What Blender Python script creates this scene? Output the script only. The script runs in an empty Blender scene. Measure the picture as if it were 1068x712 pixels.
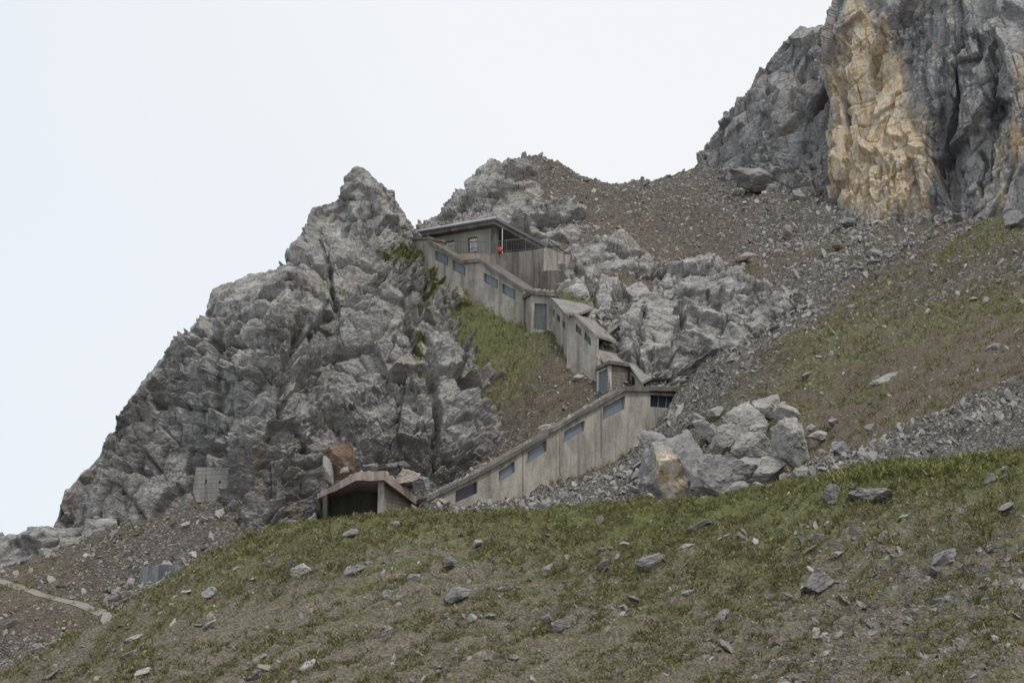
import bpy, bmesh, math, random
import numpy as np
from mathutils import Vector
random.seed(7)
RNG = np.random.default_rng(11)
scene = bpy.context.scene
COL = scene.collection

# ------------------------------------------------------------------ camera
FPX = 2000.0
PITCH = math.radians(12.0)
CAM = np.array([0.0, 0.0, 1.7])
cp, sp = math.cos(PITCH), math.sin(PITCH)

def W(u, v, Y):
    """surveyed point: bearing of the photograph plus a measured distance Y"""
    a = (u - 534.0) / FPX
    b = (356.0 - v) / FPX
    d = Y / (cp - sp * b)
    return np.array([d * a, Y, CAM[2] + d * (sp + cp * b)])

def ray(u, v):
    a = (u - 534.0) / FPX
    b = (356.0 - v) / FPX
    return np.array([a, cp - sp * b, sp + cp * b])

cam_d = bpy.data.cameras.new('camera')
cam_d.sensor_width = 36.0
cam_d.lens = 36.0 * FPX / 1068.0
cam_d.clip_start = 0.1
cam_d.clip_end = 5000
cam = bpy.data.objects.new('camera', cam_d)
COL.objects.link(cam)
cam.location = CAM
cam.rotation_euler = (math.pi / 2 + PITCH, 0, 0)
scene.camera = cam

# ------------------------------------------------------------------ noise
def _hash(ix, iy, iz, seed):
    x = (ix.astype(np.int64) * 374761393 + iy.astype(np.int64) * 668265263
         + iz.astype(np.int64) * 1440670441 + seed * 974634623) & 0xffffffff
    x = x.astype(np.uint32)
    x = (x ^ (x >> np.uint32(13))) * np.uint32(1274126177)
    x = (x ^ (x >> np.uint32(15))) * np.uint32(2246822519)
    return x ^ (x >> np.uint32(16))

def vnoise(p, seed=0):
    i = np.floor(p)
    f = (p - i).astype(np.float32)
    i = i.astype(np.int32)
    f = f * f * f * (f * (f * 6 - 15) + 10)
    out = 0
    for dx in (0, 1):
        wx = f[:, 0] if dx else 1 - f[:, 0]
        for dy in (0, 1):
            wy = f[:, 1] if dy else 1 - f[:, 1]
            for dz in (0, 1):
                wz = f[:, 2] if dz else 1 - f[:, 2]
                h = _hash(i[:, 0] + dx, i[:, 1] + dy, i[:, 2] + dz, seed).astype(np.float32) / 4294967295.0
                out = out + wx * wy * wz * h
    return out * 2 - 1

def fbm(p, octv=4, seed=0, gain=0.5):
    a, s, out = 1.0, 1.0, 0
    for o in range(octv):
        out = out + a * vnoise(p * s + 17.3 * o, seed + o * 13)
        a *= gain
        s *= 2.03
    return out

def facet(p, seed=0, tilt=0.9):
    """blocky joint pattern: every cell is a tilted plane with its own offset. p in cell units"""
    i = np.floor(p).astype(np.int32)
    n = len(p)
    best = np.full(n, 9e9, np.float32)
    sec = np.full(n, 9e9, np.float32)
    val = np.zeros(n, np.float32)
    for dx in (-1, 0, 1):
        for dy in (-1, 0, 1):
            for dz in (-1, 0, 1):
                cx, cy, cz = i[:, 0] + dx, i[:, 1] + dy, i[:, 2] + dz
                h = _hash(cx, cy, cz, seed)
                j0 = (h & np.uint32(1023)).astype(np.float32) / 1023.0
                j1 = ((h >> np.uint32(10)) & np.uint32(1023)).astype(np.float32) / 1023.0
                j2 = ((h >> np.uint32(20)) & np.uint32(1023)).astype(np.float32) / 1023.0
                vx = p[:, 0] - (cx + 0.1 + 0.8 * j0)
                vy = p[:, 1] - (cy + 0.1 + 0.8 * j1)
                vz = p[:, 2] - (cz + 0.1 + 0.8 * j2)
                d = vx * vx + vy * vy + vz * vz
                m = d < best
                sec = np.where(m, best, np.minimum(sec, d))
                best = np.where(m, d, best)
                g0 = ((h * np.uint32(2654435761)) >> np.uint32(22)).astype(np.float32) / 511.5 - 1
                g1 = ((h * np.uint32(2246822519)) >> np.uint32(22)).astype(np.float32) / 511.5 - 1
                g2 = ((h * np.uint32(3266489917)) >> np.uint32(22)).astype(np.float32) / 511.5 - 1
                off = ((h * np.uint32(668265263)) >> np.uint32(22)).astype(np.float32) / 511.5 - 1
                val = np.where(m, off + tilt * (vx * g0 + vy * g1 + vz * g2), val)
    edge = np.sqrt(sec) - np.sqrt(best)
    return val, edge

def joints(q, size, seed=0, tilt=1.0):
    """three crossing sets of joints cut the rock into slanting blocks with straight shared edges"""
    w = np.stack([vnoise(q * (.55 / size) + 9.1 * k, seed + k) for k in range(3)], -1) * .38
    s0 = (q[:, 2] * 1.0 + q[:, 0] * .12) / (size * .55) + w[:, 0]
    s1 = (q[:, 0] * .92 + q[:, 2] * .30 + q[:, 1] * .35) / (size * 1.25) + w[:, 1]
    s2 = (q[:, 1] * .80 - q[:, 0] * .55 + q[:, 2] * .22) / (size * 1.05) + w[:, 2]
    s1 = s1 + .37 * (np.floor(s0) % 3)                 # joints are offset from bed to bed
    s2 = s2 + .29 * (np.floor(s0) % 2)
    i = np.stack([np.floor(s0), np.floor(s1), np.floor(s2)], -1).astype(np.int32)
    f = np.stack([s0, s1, s2], -1) - i - .5
    h = _hash(i[:, 0], i[:, 1], i[:, 2], seed + 5)
    g = lambda m: ((h * np.uint32(m)) >> np.uint32(22)).astype(np.float32) / 511.5 - 1
    # neighbouring blocks often share one face: pairs collapse to a common offset
    off = np.where(g(2654435761) > .1, g(668265263), vnoise(q * (.35 / size), seed + 8))
    val = off + tilt * (f[:, 0] * (.5 + .5 * g(2246822519)) + f[:, 1] * g(3266489917) * .8 + f[:, 2] * g(374761393) * .8)
    return val.astype(np.float32), (.5 - np.abs(f)).min(-1)

# ------------------------------------------------------------------ mesh helpers
def mesh_np(name, verts, faces, attrs=None, smooth=False):
    me = bpy.data.meshes.new(name)
    verts = np.ascontiguousarray(verts, np.float32)
    faces = np.ascontiguousarray(faces, np.int32)
    nv, (nf, k) = len(verts), faces.shape
    me.vertices.add(nv)
    me.vertices.foreach_set('co', verts.ravel())
    me.loops.add(nf * k)
    me.loops.foreach_set('vertex_index', faces.ravel())
    me.polygons.add(nf)
    me.polygons.foreach_set('loop_start', np.arange(0, nf * k, k, dtype=np.int32))
    me.polygons.foreach_set('use_smooth', np.full(nf, smooth, bool))
    for an, av in (attrs or {}).items():
        at = me.attributes.new(an, 'FLOAT', 'POINT')
        at.data.foreach_set('value', np.ascontiguousarray(av, np.float32))
    me.update(calc_edges=True)
    me.validate()
    return me

def put(name, me, mat=None, parent=None, label=None, cat=None, group=None, kind=None):
    o = bpy.data.objects.new(name, me)
    COL.objects.link(o)
    if mat is not None:
        me.materials.append(mat)
    if parent is not None:
        o.parent = parent
    tag(o, label, cat, group, kind)
    return o

def tag(o, label=None, cat=None, group=None, kind=None):
    if label: o['label'] = label
    if cat: o['category'] = cat
    if group: o['group'] = group
    if kind: o['kind'] = kind
    return o

def grid_faces(nr, nc):
    a = np.arange(nr * nc).reshape(nr, nc)
    return np.stack([a[:-1, :-1], a[:-1, 1:], a[1:, 1:], a[1:, :-1]], -1).reshape(-1, 4)

def thing(name, loc, label, cat, group=None):
    o = bpy.data.objects.new(name, None)
    o.empty_display_size = 0.3
    COL.objects.link(o)
    o.location = loc
    return tag(o, label, cat, group)

# ------------------------------------------------------------------ materials
class NT:
    def __init__(s, name):
        s.m = bpy.data.materials.new(name)
        s.m.use_nodes = True
        s.t = s.m.node_tree
        s.t.nodes.clear()
        s.out = s.n('ShaderNodeOutputMaterial')
        s.b = s.n('ShaderNodeBsdfPrincipled')
        s.l(s.b.outputs[0], s.out.inputs[0])
        s.b.inputs['Roughness'].default_value = 0.9
        s.b.inputs['Specular IOR Level'].default_value = 0.25
        s.pos = s.n('ShaderNodeNewGeometry').outputs['Position']
    def n(s, typ, **kw):
        nd = s.t.nodes.new(typ)
        for k, v in kw.items():
            setattr(nd, k, v)
        return nd
    def l(s, a, b):
        s.t.links.new(a, b)
    def mapped(s, scale=(1, 1, 1), rot=(0, 0, 0), vec=None):
        m = s.n('ShaderNodeMapping')
        m.inputs['Scale'].default_value = scale
        m.inputs['Rotation'].default_value = rot
        s.l(vec or s.pos, m.inputs['Vector'])
        return m.outputs[0]
    def noise(s, scale, detail=6, rough=0.6, vec=None, dist=0.0):
        n = s.n('ShaderNodeTexNoise')
        n.inputs['Scale'].default_value = scale
        n.inputs['Detail'].default_value = detail
        n.inputs['Roughness'].default_value = rough
        n.inputs['Distortion'].default_value = dist
        s.l(vec or s.pos, n.inputs['Vector'])
        return n.outputs['Fac']
    def voro(s, scale, feature='F1', vec=None, out='Distance'):
        n = s.n('ShaderNodeTexVoronoi', feature=feature)
        n.inputs['Scale'].default_value = scale
        s.l(vec or s.pos, n.inputs['Vector'])
        return n.outputs[out]
    def ramp(s, fac, stops):
        r = s.n('ShaderNodeValToRGB')
        e = r.color_ramp.elements
        while len(e) < len(stops):
            e.new(0.5)
        for el, (p, c) in zip(e, stops):
            el.position = p
            el.color = (*c, 1) if isinstance(c, tuple) else (c, c, c, 1)
        s.l(fac, r.inputs[0])
        return r.outputs[0]
    def mix(s, fac, a, b, mode='MIX'):
        m = s.n('ShaderNodeMix', data_type='RGBA', blend_type=mode)
        if isinstance(fac, (int, float)): m.inputs[0].default_value = fac
        else: s.l(fac, m.inputs[0])
        for k, x in ((6, a), (7, b)):
            if isinstance(x, tuple): m.inputs[k].default_value = (*x, 1)
            else: s.l(x, m.inputs[k])
        return m.outputs[2]
    def math(s, op, a, b=0.0, c=None, clamp=False):
        m = s.n('ShaderNodeMath', operation=op)
        m.use_clamp = clamp
        for k, x in enumerate((a, b) if c is None else (a, b, c)):
            if isinstance(x, (int, float)): m.inputs[k].default_value = x
            else: s.l(x, m.inputs[k])
        return m.outputs[0]
    def attr(s, name):
        a = s.n('ShaderNodeAttribute', attribute_name=name)
        return a.outputs['Fac']
    def step(s, x, lo, hi):
        m = s.n('ShaderNodeMapRange', interpolation_type='SMOOTHSTEP')
        s.l(x, m.inputs[0])
        m.inputs[1].default_value = lo
        m.inputs[2].default_value = hi
        return m.outputs[0]
    def color(s, c):
        if isinstance(c, tuple): s.b.inputs['Base Color'].default_value = (*c, 1)
        else: s.l(c, s.b.inputs['Base Color'])
    def bump(s, h, strength=0.5, dist=0.1):
        b = s.n('ShaderNodeBump')
        b.inputs['Strength'].default_value = strength
        b.inputs['Distance'].default_value = dist
        s.l(h, b.inputs['Height'])
        s.l(b.outputs[0], s.b.inputs['Normal'])

def rock_material(name, dark=(.078, .075, .073), mid=(.215, .208, .20), light=(.54, .525, .50), warm=(.20, .145, .10),
                  streak=(0.5, 0.5, 1.6), rot=(0, math.radians(35), 0), warm_amt=0.5, sc=1.0):
    k = NT(name)
    big = k.noise(.12 * sc, 5, .6)
    st = k.noise(1.0 * sc, 6, .68, k.mapped(streak, rot), .6)
    fine = k.noise(5.5 * sc, 5, .72)
    t = k.math('ADD', k.math('MULTIPLY', st, .62), k.math('MULTIPLY', fine, .38))
    t = k.math('ADD', t, k.math('MULTIPLY', k.math('SUBTRACT', big, .5), .30))
    c = k.ramp(t, [(.34, dark), (.46, mid), (.56, tuple(.5 * (a + b) for a, b in zip(mid, light))), (.66, light)])
    blk = k.n('ShaderNodeSeparateColor')
    k.l(k.voro(.75 * sc, 'F1', k.mapped((.6, 1, 1.4), rot), 'Color'), blk.inputs[0])
    c = k.mix(k.math('MULTIPLY', blk.outputs[0], .28), c, k.mix(k.step(blk.outputs[1], .35, .65), (.15, .145, .14), (.47, .455, .43)))
    wv = k.noise(.35 * sc, 5, .65, k.mapped((1, 1, .45)), .8)
    wm = k.math('MULTIPLY', k.step(wv, .53, .70), warm_amt)
    c = k.mix(wm, c, k.mix(.75, c, warm))
    # pale calcite veins and dark joint stains
    vein = k.voro(.9 * sc, 'DISTANCE_TO_EDGE', k.mapped((1, 1, 2.2), rot))
    c = k.mix(k.math('MULTIPLY', k.math('SUBTRACT', 1.0, k.step(vein, .0, .05)), .5), c, (.07, .066, .062))
    spots = k.step(k.noise(14 * sc, 4, .6), .60, .72)
    c = k.mix(k.math('MULTIPLY', spots, .45), c, (.46, .45, .43))
    # ochre fresh scars, drip streaks and moss read from the rock's own layers
    oc = k.step(k.math('ADD', k.attr('ochre'), k.math('MULTIPLY', k.math('SUBTRACT', k.noise(.5, 5, .7, k.mapped((1.3, 1.3, .45)), .5), .5), 1.5)), .34, .80)
    ocn = k.noise(1.1, 6, .72, k.mapped((1.3, 1.3, .6)))
    occ = k.ramp(ocn, [(.28, (.22, .145, .08)), (.41, (.45, .32, .18)), (.50, (.58, .46, .30)), (.58, (.63, .565, .47)), (.75, (.47, .44, .40))])
    c = k.mix(k.math('MULTIPLY', oc, .84), c, occ)
    dr = k.step(k.math('ADD', k.attr('drip'), k.math('MULTIPLY', k.math('SUBTRACT', k.noise(.8, 5, .65, k.mapped((1.6, 1.6, .12))), .5), 1.6)), .42, .75)
    c = k.mix(k.math('MULTIPLY', dr, .75), c, (.095, .097, .108))
    ms = k.step(k.math('ADD', k.attr('moss'), k.math('MULTIPLY', k.math('SUBTRACT', k.noise(1.6, 5, .7), .5), 1.5)), .5, .62)
    mc = k.ramp(k.noise(6, 5, .7), [(.3, (.07, .078, .03)), (.5, (.135, .145, .055)), (.7, (.20, .19, .10))])
    c = k.mix(ms, c, mc)
    k.color(c)
    h = k.math('ADD', k.math('MULTIPLY', st, .6), k.math('ADD', k.math('MULTIPLY', fine, .35), k.math('MULTIPLY', spots, .08)))
    chip = k.n('ShaderNodeSeparateColor')
    k.l(k.voro(3.2 * sc, 'F1', k.mapped((.7, 1, 1.6), rot), 'Color'), chip.inputs[0])
    chip2 = k.n('ShaderNodeSeparateColor')
    k.l(k.voro(8 * sc, 'F1', k.mapped((.7, 1, 1.5), rot), 'Color'), chip2.inputs[0])
    h = k.math('ADD', h, k.math('ADD', k.math('MULTIPLY', chip.outputs[0], .30), k.math('MULTIPLY', chip2.outputs[0], .16)))
    k.bump(h, 1.0, .24 / sc)
    return k.m

def ground_material(name, diag, soil=(.088, .066, .048), sc=1.0):
    """soil, turf and loose grey stone, streaked along the fall of the slope"""
    k = NT(name)
    v = k.mapped((1 * sc, 1 * sc, 1 * sc), diag)
    vs = k.mapped((.16 * sc, 1.0 * sc, 1.0 * sc), diag)
    n1 = k.noise(.9, 5, .7, vs, .4)
    n2 = k.noise(2.6, 5, .7, vs, .3)
    f = k.noise(9, 4, .7, v)
    sc_c = k.ramp(f, [(.30, tuple(x * .35 for x in soil)), (.5, soil), (.72, tuple(min(1, x * 1.9) for x in soil))])
    gcol = k.ramp(k.noise(5.0, 6, .75, v), [(.32, (.040, .041, .022)), (.46, (.10, .103, .05)), (.58, (.175, .172, .088)), (.74, (.27, .25, .155))])
    gcol = k.mix(k.math('MULTIPLY', k.attr('lush'), .75), gcol, k.mix(k.noise(4, 5, .7), (.075, .100, .026), (.17, .195, .060)))
    g = k.math('ADD', k.attr('grass'), k.math('ADD', k.math('MULTIPLY', k.math('SUBTRACT', n1, .5), 1.7), k.math('MULTIPLY', k.math('SUBTRACT', n2, .5), 1.3)))
    gm = k.math('MULTIPLY', k.step(g, .44, .64), .94)
    c = k.mix(gm, sc_c, gcol)
    pc = k.voro(4.2, 'F1', k.mapped((.9, 1.2, 1.2), diag), 'Color')
    pe = k.voro(4.2, 'DISTANCE_TO_EDGE', k.mapped((.9, 1.2, 1.2), diag))
    sep = k.n('ShaderNodeSeparateColor')
    k.l(pc, sep.inputs[0])
    stone = k.ramp(k.math('ADD', k.math('MULTIPLY', sep.outputs[0], .6), k.math('MULTIPLY', f, .4)), [(.15, (.10, .095, .088)), (.5, (.195, .185, .172)), (.85, (.36, .345, .32))])
    stone = k.mix(k.math('MULTIPLY', k.math('SUBTRACT', 1.0, k.step(pe, 0, .10)), .6), stone, (.06, .052, .045))
    s = k.math('ADD', k.attr('scree'), k.math('ADD', k.math('MULTIPLY', k.math('SUBTRACT', n2, .5), 1.2), k.math('MULTIPLY', k.math('SUBTRACT', sep.outputs[1], .5), .5)))
    sm = k.step(s, .45, .68)
    c = k.mix(k.math('MULTIPLY', sm, .92), c, stone)
    k.color(c)
    h = k.math('ADD', k.math('MULTIPLY', n2, .5), k.math('ADD', k.math('MULTIPLY', f, .4), k.math('MULTIPLY', k.math('MULTIPLY', sm, k.step(pe, 0, .2)), .5)))
    k.bump(h, 1.0, .24 / sc)
    return k.m

def concrete(name, base=(.30, .285, .255), dark=(.13, .122, .108), boards=0.0, pink=0.0, bs=.55):
    k = NT(name)
    n = k.noise(.9, 9, .68, k.mapped((1, 1, .45)))
    f = k.noise(9, 6, .7)
    t = k.math('ADD', k.math('MULTIPLY', n, .7), k.math('MULTIPLY', f, .3))
    c = k.ramp(t, [(.30, dark), (.46, tuple(.5 * (a + b) for a, b in zip(base, dark))), (.55, base), (.75, tuple(min(1, 1.2 * x) for x in base))])
    run = k.step(k.noise(1.3, 6, .6, k.mapped((1.8, 1.8, .10))), .50, .68)
    c = k.mix(k.math('MULTIPLY', run, .62), c, tuple(x * .8 for x in dark))
    if pink:
        c = k.mix(k.math('MULTIPLY', k.step(k.noise(.8, 6, .6), .4, .6), pink), c, (.33, .20, .155))
    h = k.math('ADD', k.math('MULTIPLY', f, .5), k.math('MULTIPLY', n, .4))
    if boards:
        w = k.n('ShaderNodeTexWave', wave_type='BANDS', bands_direction='Z')
        w.inputs['Scale'].default_value = boards
        w.inputs['Distortion'].default_value = .6
        w.inputs['Detail'].default_value = 3
        k.l(k.pos, w.inputs['Vector'])
        c = k.mix(k.math('MULTIPLY', k.math('SUBTRACT', 1.0, k.step(w.outputs['Fac'], .0, .22)), bs), c, tuple(.7 * x for x in dark))
        h = k.math('ADD', h, k.math('MULTIPLY', k.step(w.outputs['Fac'], 0, .3), .4))
    cr = k.voro(.55, 'DISTANCE_TO_EDGE', k.mapped((1, 1, 1)))
    c = k.mix(k.math('MULTIPLY', k.math('SUBTRACT', 1.0, k.step(cr, 0, .012)), .5), c, (.09, .085, .078))
    k.color(c)
    k.bump(h, .55, .06)
    return k.m

def plain(name, c, rough=.6, metal=0.0, var=.25, spec=.4):
    k = NT(name)
    n = k.noise(6, 6, .65)
    k.color(k.ramp(n, [(.3, tuple(x * (1 - var) for x in c)), (.7, tuple(min(1, x * (1 + var)) for x in c))]))
    k.b.inputs['Roughness'].default_value = rough
    k.b.inputs['Metallic'].default_value = metal
    k.b.inputs['Specular IOR Level'].default_value = spec
    return k.m
# ------------------------------------------------------------------ terrain
def tps(pts):
    pts = np.array(pts, np.float64)
    xy, z = pts[:, :2] / 50.0, pts[:, 2]
    n = len(xy)
    def phi(r2):
        return np.where(r2 > 1e-12, r2 * np.log(r2 + 1e-12), 0) * .5
    K = phi(((xy[:, None] - xy[None]) ** 2).sum(-1)) + np.eye(n) * 2e-4
    P = np.c_[np.ones(n), xy]
    A = np.block([[K, P], [P.T, np.zeros((3, 3))]])
    w = np.linalg.solve(A, np.r_[z, 0, 0, 0])
    def f(q):
        q = np.asarray(q, np.float64) / 50.0
        out = w[n] + q @ w[n + 1:]
        for i in range(n):
            out = out + w[i] * phi(((q - xy[i]) ** 2).sum(-1))
        return out
    return f

class Height:
    def __init__(s, f, x0, x1, y0, y1, st):
        s.x0, s.y0, s.st = x0, y0, st
        s.nx, s.ny = int((x1 - x0) / st) + 1, int((y1 - y0) / st) + 1
        X, Y = np.meshgrid(x0 + st * np.arange(s.nx), y0 + st * np.arange(s.ny))
        s.Z = f(np.c_[X.ravel(), Y.ravel()]).reshape(s.ny, s.nx)
    def __call__(s, x, y):
        a = np.clip((np.asarray(x, float) - s.x0) / s.st, 0, s.nx - 1.001)
        b = np.clip((np.asarray(y, float) - s.y0) / s.st, 0, s.ny - 1.001)
        i, j = a.astype(int), b.astype(int)
        fx, fy = a - i, b - j
        Z = s.Z
        return (Z[j, i] * (1 - fx) + Z[j, i + 1] * fx) * (1 - fy) + (Z[j + 1, i] * (1 - fx) + Z[j + 1, i + 1] * fx) * fy
    def hit(s, u, v, y0, y1, n=1600):
        r = ray(u, v)
        ys = np.linspace(y0, y1, n)
        t = ys / r[1]
        x = t * r[0]
        z = CAM[2] + t * r[2]
        below = z < s(x, ys)
        k = int(np.argmax(below)) if below.any() else int(np.argmin(np.abs(z - s(x, ys))))
        return np.array([x[k], ys[k], float(s(x[k], ys[k]))])

# near slope
crest = [(-120, 740, 68), (0, 704, 66), (60, 673, 66), (120, 641, 65), (200, 596, 64), (250, 566, 63), (300, 551, 63), (340, 545, 63), (450, 540, 63),
         (560, 536, 62), (650, 531, 62), (700, 526, 61.5), (800, 512, 61), (900, 492, 60), (1000, 481, 60), (1068, 474, 60), (1160, 462, 60)]
near = [(-60, 780, 62), (60, 735, 61), (200, 712, 53), (360, 712, 51), (534, 712, 50), (680, 712, 49), (800, 712, 48), (950, 712, 47), (1068, 712, 46), (1180, 712, 46),
        (534, 620, 56), (800, 605, 54), (1068, 585, 52.5), (280, 635, 57), (150, 680, 58)]
P = [W(*q) for q in crest + near]
for (u, v, Y) in crest:
    c = W(u, v, Y)
    P.append(c + np.array([0, 4, -.7]))
    P.append(c + np.array([0, 13, -4.5]))
    P.append(c + np.array([0, 28, -9]))
for x in (-30, -10, 10, 30):
    P += [np.array([x, 0, 0.0]), np.array([x, 22, 0.0]), np.array([x, 38, 0.1 + .02 * x])]
fg_f = tps(P)
FG = Height(fg_f, -52, 52, -6, 96, .5)

back = [(0, 690, 125), (0, 640, 132), (0, 600, 142), (50, 585, 146), (100, 558, 150), (100, 610, 138), (150, 600, 140), (200, 560, 142), (200, 600, 133),
        (150, 650, 126), (210, 532, 147), (-120, 640, 140), (-120, 720, 120),
        (330, 562, 132), (440, 546, 134), (560, 541, 131), (660, 531, 127), (700, 529, 126), (850, 486, 115), (950, 462, 112), (1068, 432, 108), (1200, 410, 104),
        (450, 532, 135), (530, 518, 139), (600, 492, 142), (660, 466, 144), (706, 456, 147.6), (690, 464, 145.6), (640, 394, 148.8), (665, 398, 149.2), (690, 398, 148.4), (370, 556, 135), (375, 556, 140.5),
        (560, 428, 149), (600, 402, 150.2), (530, 445, 151), (500, 485, 147),
        (585, 369, 152.6), (605, 382, 150.6), (618, 415, 148.6), (556, 354, 156.6), (575, 360, 154.4), (500, 316, 162), (466, 285, 165), (430, 258, 168),
        (500, 300, 166), (570, 296, 168), (600, 275, 174), (640, 248, 180), (570, 230, 186),
        (540, 173, 200), (600, 182, 202), (650, 192, 205), (700, 186, 207), (725, 182, 210),
        (640, 382, 150), (660, 388, 150), (720, 398, 144), (740, 442, 133), (800, 470, 125),
        (850, 420, 130), (950, 400, 127), (1068, 370, 121), (850, 340, 149), (950, 310, 147), (1068, 290, 141), (750, 335, 160), (800, 282, 171),
        (900, 250, 172), (1000, 235, 168), (1068, 225, 163), (1200, 215, 158), (700, 260, 182), (750, 230, 190), (850, 215, 188), (650, 222, 192)]
P = [W(*q) for q in back]
for u in (-150, 100, 300):
    P += [np.array([(u - 534) * .09, 200, -8.0]), np.array([(u - 534) * .11, 250, -30.0]), np.array([(u - 534) * .085, 172, 4.0])]
for (u, v, Y) in [(540, 172, 200), (650, 192, 205), (725, 182, 210)]:
    c = W(u, v, Y)
    P += [c + np.array([0, 12, -2.0]), c + np.array([0, 45, -16])]
P += [np.array([60, 200, 58.0]), np.array([95, 200, 60.0]), np.array([80, 250, 62.0]),
      np.array([-40, 88, -8.0]), np.array([0, 88, -2.0]), np.array([30, 88, 4.0]), np.array([50, 88, 6.0])]
bk_f = tps(P)
BK = Height(bk_f, -95, 110, 84, 256, 1.0)

def back_hit(u, v):
    return BK.hit(u, v, 96, 225)
def front_hit(u, v):
    return FG.hit(u, v, 42, 70)

def cover(spots, hitf, xy, sig=1.0):
    """what grows or lies where: (u, v, radius in m, grass, scree)"""
    num = np.zeros((len(xy), 2), np.float32)
    den = np.full(len(xy), 1e-6, np.float32)
    for (u, v, r, g, s) in spots:
        c = hitf(u, v)[:2]
        d2 = ((xy - c) ** 2).sum(1).astype(np.float32) / (r * r * sig)
        w = np.exp(-d2) + 1e-4 / (1 + d2)
        num[:, 0] += w * g
        num[:, 1] += w * s
        den += w
    return num[:, 0] / den, num[:, 1] / den

BACK_COVER = [(20, 690, 3, .1, .9), (60, 675, 3, .3, .15), (50, 622, 4, .38, .2), (100, 600, 4, .35, .55), (130, 592, 3, .2, .9), (165, 612, 3, .1, 1.0), (190, 625, 2, .1, .9),
    (200, 565, 3, .45, .5), (180, 550, 3, .5, .5), (50, 597, 3, .2, .1), (140, 565, 3, .3, .5), (20, 650, 3, .25, .2), (100, 650, 3, .35, .2), (0, 670, 3, .2, .8),
    (560, 528, 3, 0, 1), (620, 507, 3, 0, 1), (500, 528, 3, .1, .9), (585, 498, 1, .4, .3), (640, 472, 1, .4, .3), (660, 492, 3, 0, 1),
    (560, 425, 4, .08, .3), (600, 398, 2, .3, .2), (520, 470, 2, 0, .7), (545, 440, 3, 0, .35), (580, 410, 3, .15, .3),
    (580, 378, 3, 1, 0), (550, 385, 2.5, .9, 0), (540, 350, 3, 1.05, 0), (510, 325, 2.5, .9, .05), (470, 290, 2.5, 1, 0), (440, 265, 2, 1, 0),
    (640, 345, 3, 0, 1), (690, 390, 3, 0, 1), (740, 385, 3, 0, 1), (780, 360, 3, 0, 1), (820, 330, 3, .05, .9), (860, 300, 3, .1, .8), (900, 270, 4, .1, .7), (960, 240, 4, .1, .5),
    (600, 200, 6, .1, .4), (640, 220, 5, .1, .35), (680, 225, 5, .15, .35), (700, 250, 4, .15, .25), (730, 240, 4, .4, .4), (760, 225, 5, .3, .6), (800, 250, 4, .1, .75),
    (850, 240, 4, .1, 1), (820, 270, 3, .1, .2), (760, 262, 3, .3, .3), (700, 196, 5, .1, .5), (560, 185, 5, .05, .5), (585, 225, 4, .05, .5),
    (850, 350, 3, .7, .3), (900, 320, 4, .68, .3), (950, 310, 4, .6, .4), (1000, 290, 4, .5, .6), (1040, 250, 4, .8, .3), (1050, 300, 4, .6, .5), (1000, 330, 4, .8, .1),
    (950, 370, 3, .25, .05), (1000, 395, 3, .2, .05), (900, 400, 3, .45, .1), (850, 412, 3, .55, .15), (1050, 350, 3, .3, .05), (1040, 385, 2, .25, .1), (900, 440, 3, .35, .1),
    (950, 430, 3, .5, .05), (1060, 405, 2, .05, .8), (1000, 446, 2, .05, 1), (930, 466, 2, 0, 1), (870, 487, 2, 0, 1), (1040, 425, 2, 0, 1), (780, 412, 3, .6, .3),
    (740, 430, 2, .6, .35), (720, 410, 2, .1, 1), (762, 395, 2, .3, .8), (900, 300, 3, .6, .35), (870, 375, 3, .7, .15), (980, 350, 3, .5, .05), (640, 262, 3, .15, .3)]

PATH = [(-30, 596), (0, 606), (30, 616), (60, 625), (85, 631), (108, 640)]
def build_back():
    st = .22
    pc = interp_axis(np.array([back_hit(u, v) for u, v in PATH]), 120)
    x = np.arange(-72, 82, st)
    y = np.concatenate([np.arange(86, 112, .5), np.arange(112, 215, st), np.arange(215, 254, 1.0)])
    X, Y = np.meshgrid(x, y)
    xy = np.c_[X.ravel(), Y.ravel()]
    z = BK(xy[:, 0], xy[:, 1])
    g, s = cover(BACK_COVER, back_hit, xy, 1.6)
    s = np.clip(s + .12, 0, 1)
    p = np.c_[xy, z].astype(np.float32)
    n = fbm(p * np.array([.10, .10, .10]), 3, 5) * .7
    q = p @ np.array([[.82, -.57, 0], [.57, .82, 0], [0, 0, 1]], np.float32)
    n = n + fbm(q * np.array([.35, .9, .8]), 4, 9) * .28
    fv, fe = facet(q * np.array([.9, 1.4, 1.4], np.float32), 21)
    n = n + fv * (.08 + .14 * s + .10 * g)
    fv, fe = facet(q * np.array([2.2, 2.8, 2.8], np.float32), 22)
    n = n + fv * (.05 + .09 * s + .07 * g)
    # small steps trodden into the turf
    n = n + np.abs(fbm(q * np.array([.5, 2.2, 2.2]), 3, 44)) * .5 * g
    near_p = (np.abs(xy[:, 0] + 48) < 30) & (np.abs(xy[:, 1] - 138) < 20)
    dd = np.full(len(xy), 99.0)
    dd[near_p] = np.sqrt(((xy[near_p][:, None] - pc[None, :, :2]) ** 2).sum(-1).min(1))
    n = n * np.clip((dd - .5) / 1.2, .04, 1)
    p[:, 2] += n
    me = mesh_np('hillside', p, grid_faces(len(y), len(x)), {'grass': g, 'scree': s, 'lush': np.clip((g - .8) * 4, 0, 1)})
    put('hillside', me, M['back_ground'], kind='structure')
    # height with relief, for things that rest on it
    BKN = n.reshape(len(y), len(x))
    def hz(px, py):
        j = np.clip(np.searchsorted(y, py) - 1, 0, len(y) - 2)
        i = np.clip(np.searchsorted(x, px) - 1, 0, len(x) - 2)
        return BK(px, py) + BKN[j, i]
    return hz, (lambda q: cover(BACK_COVER, back_hit, q, 1.6))

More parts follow.
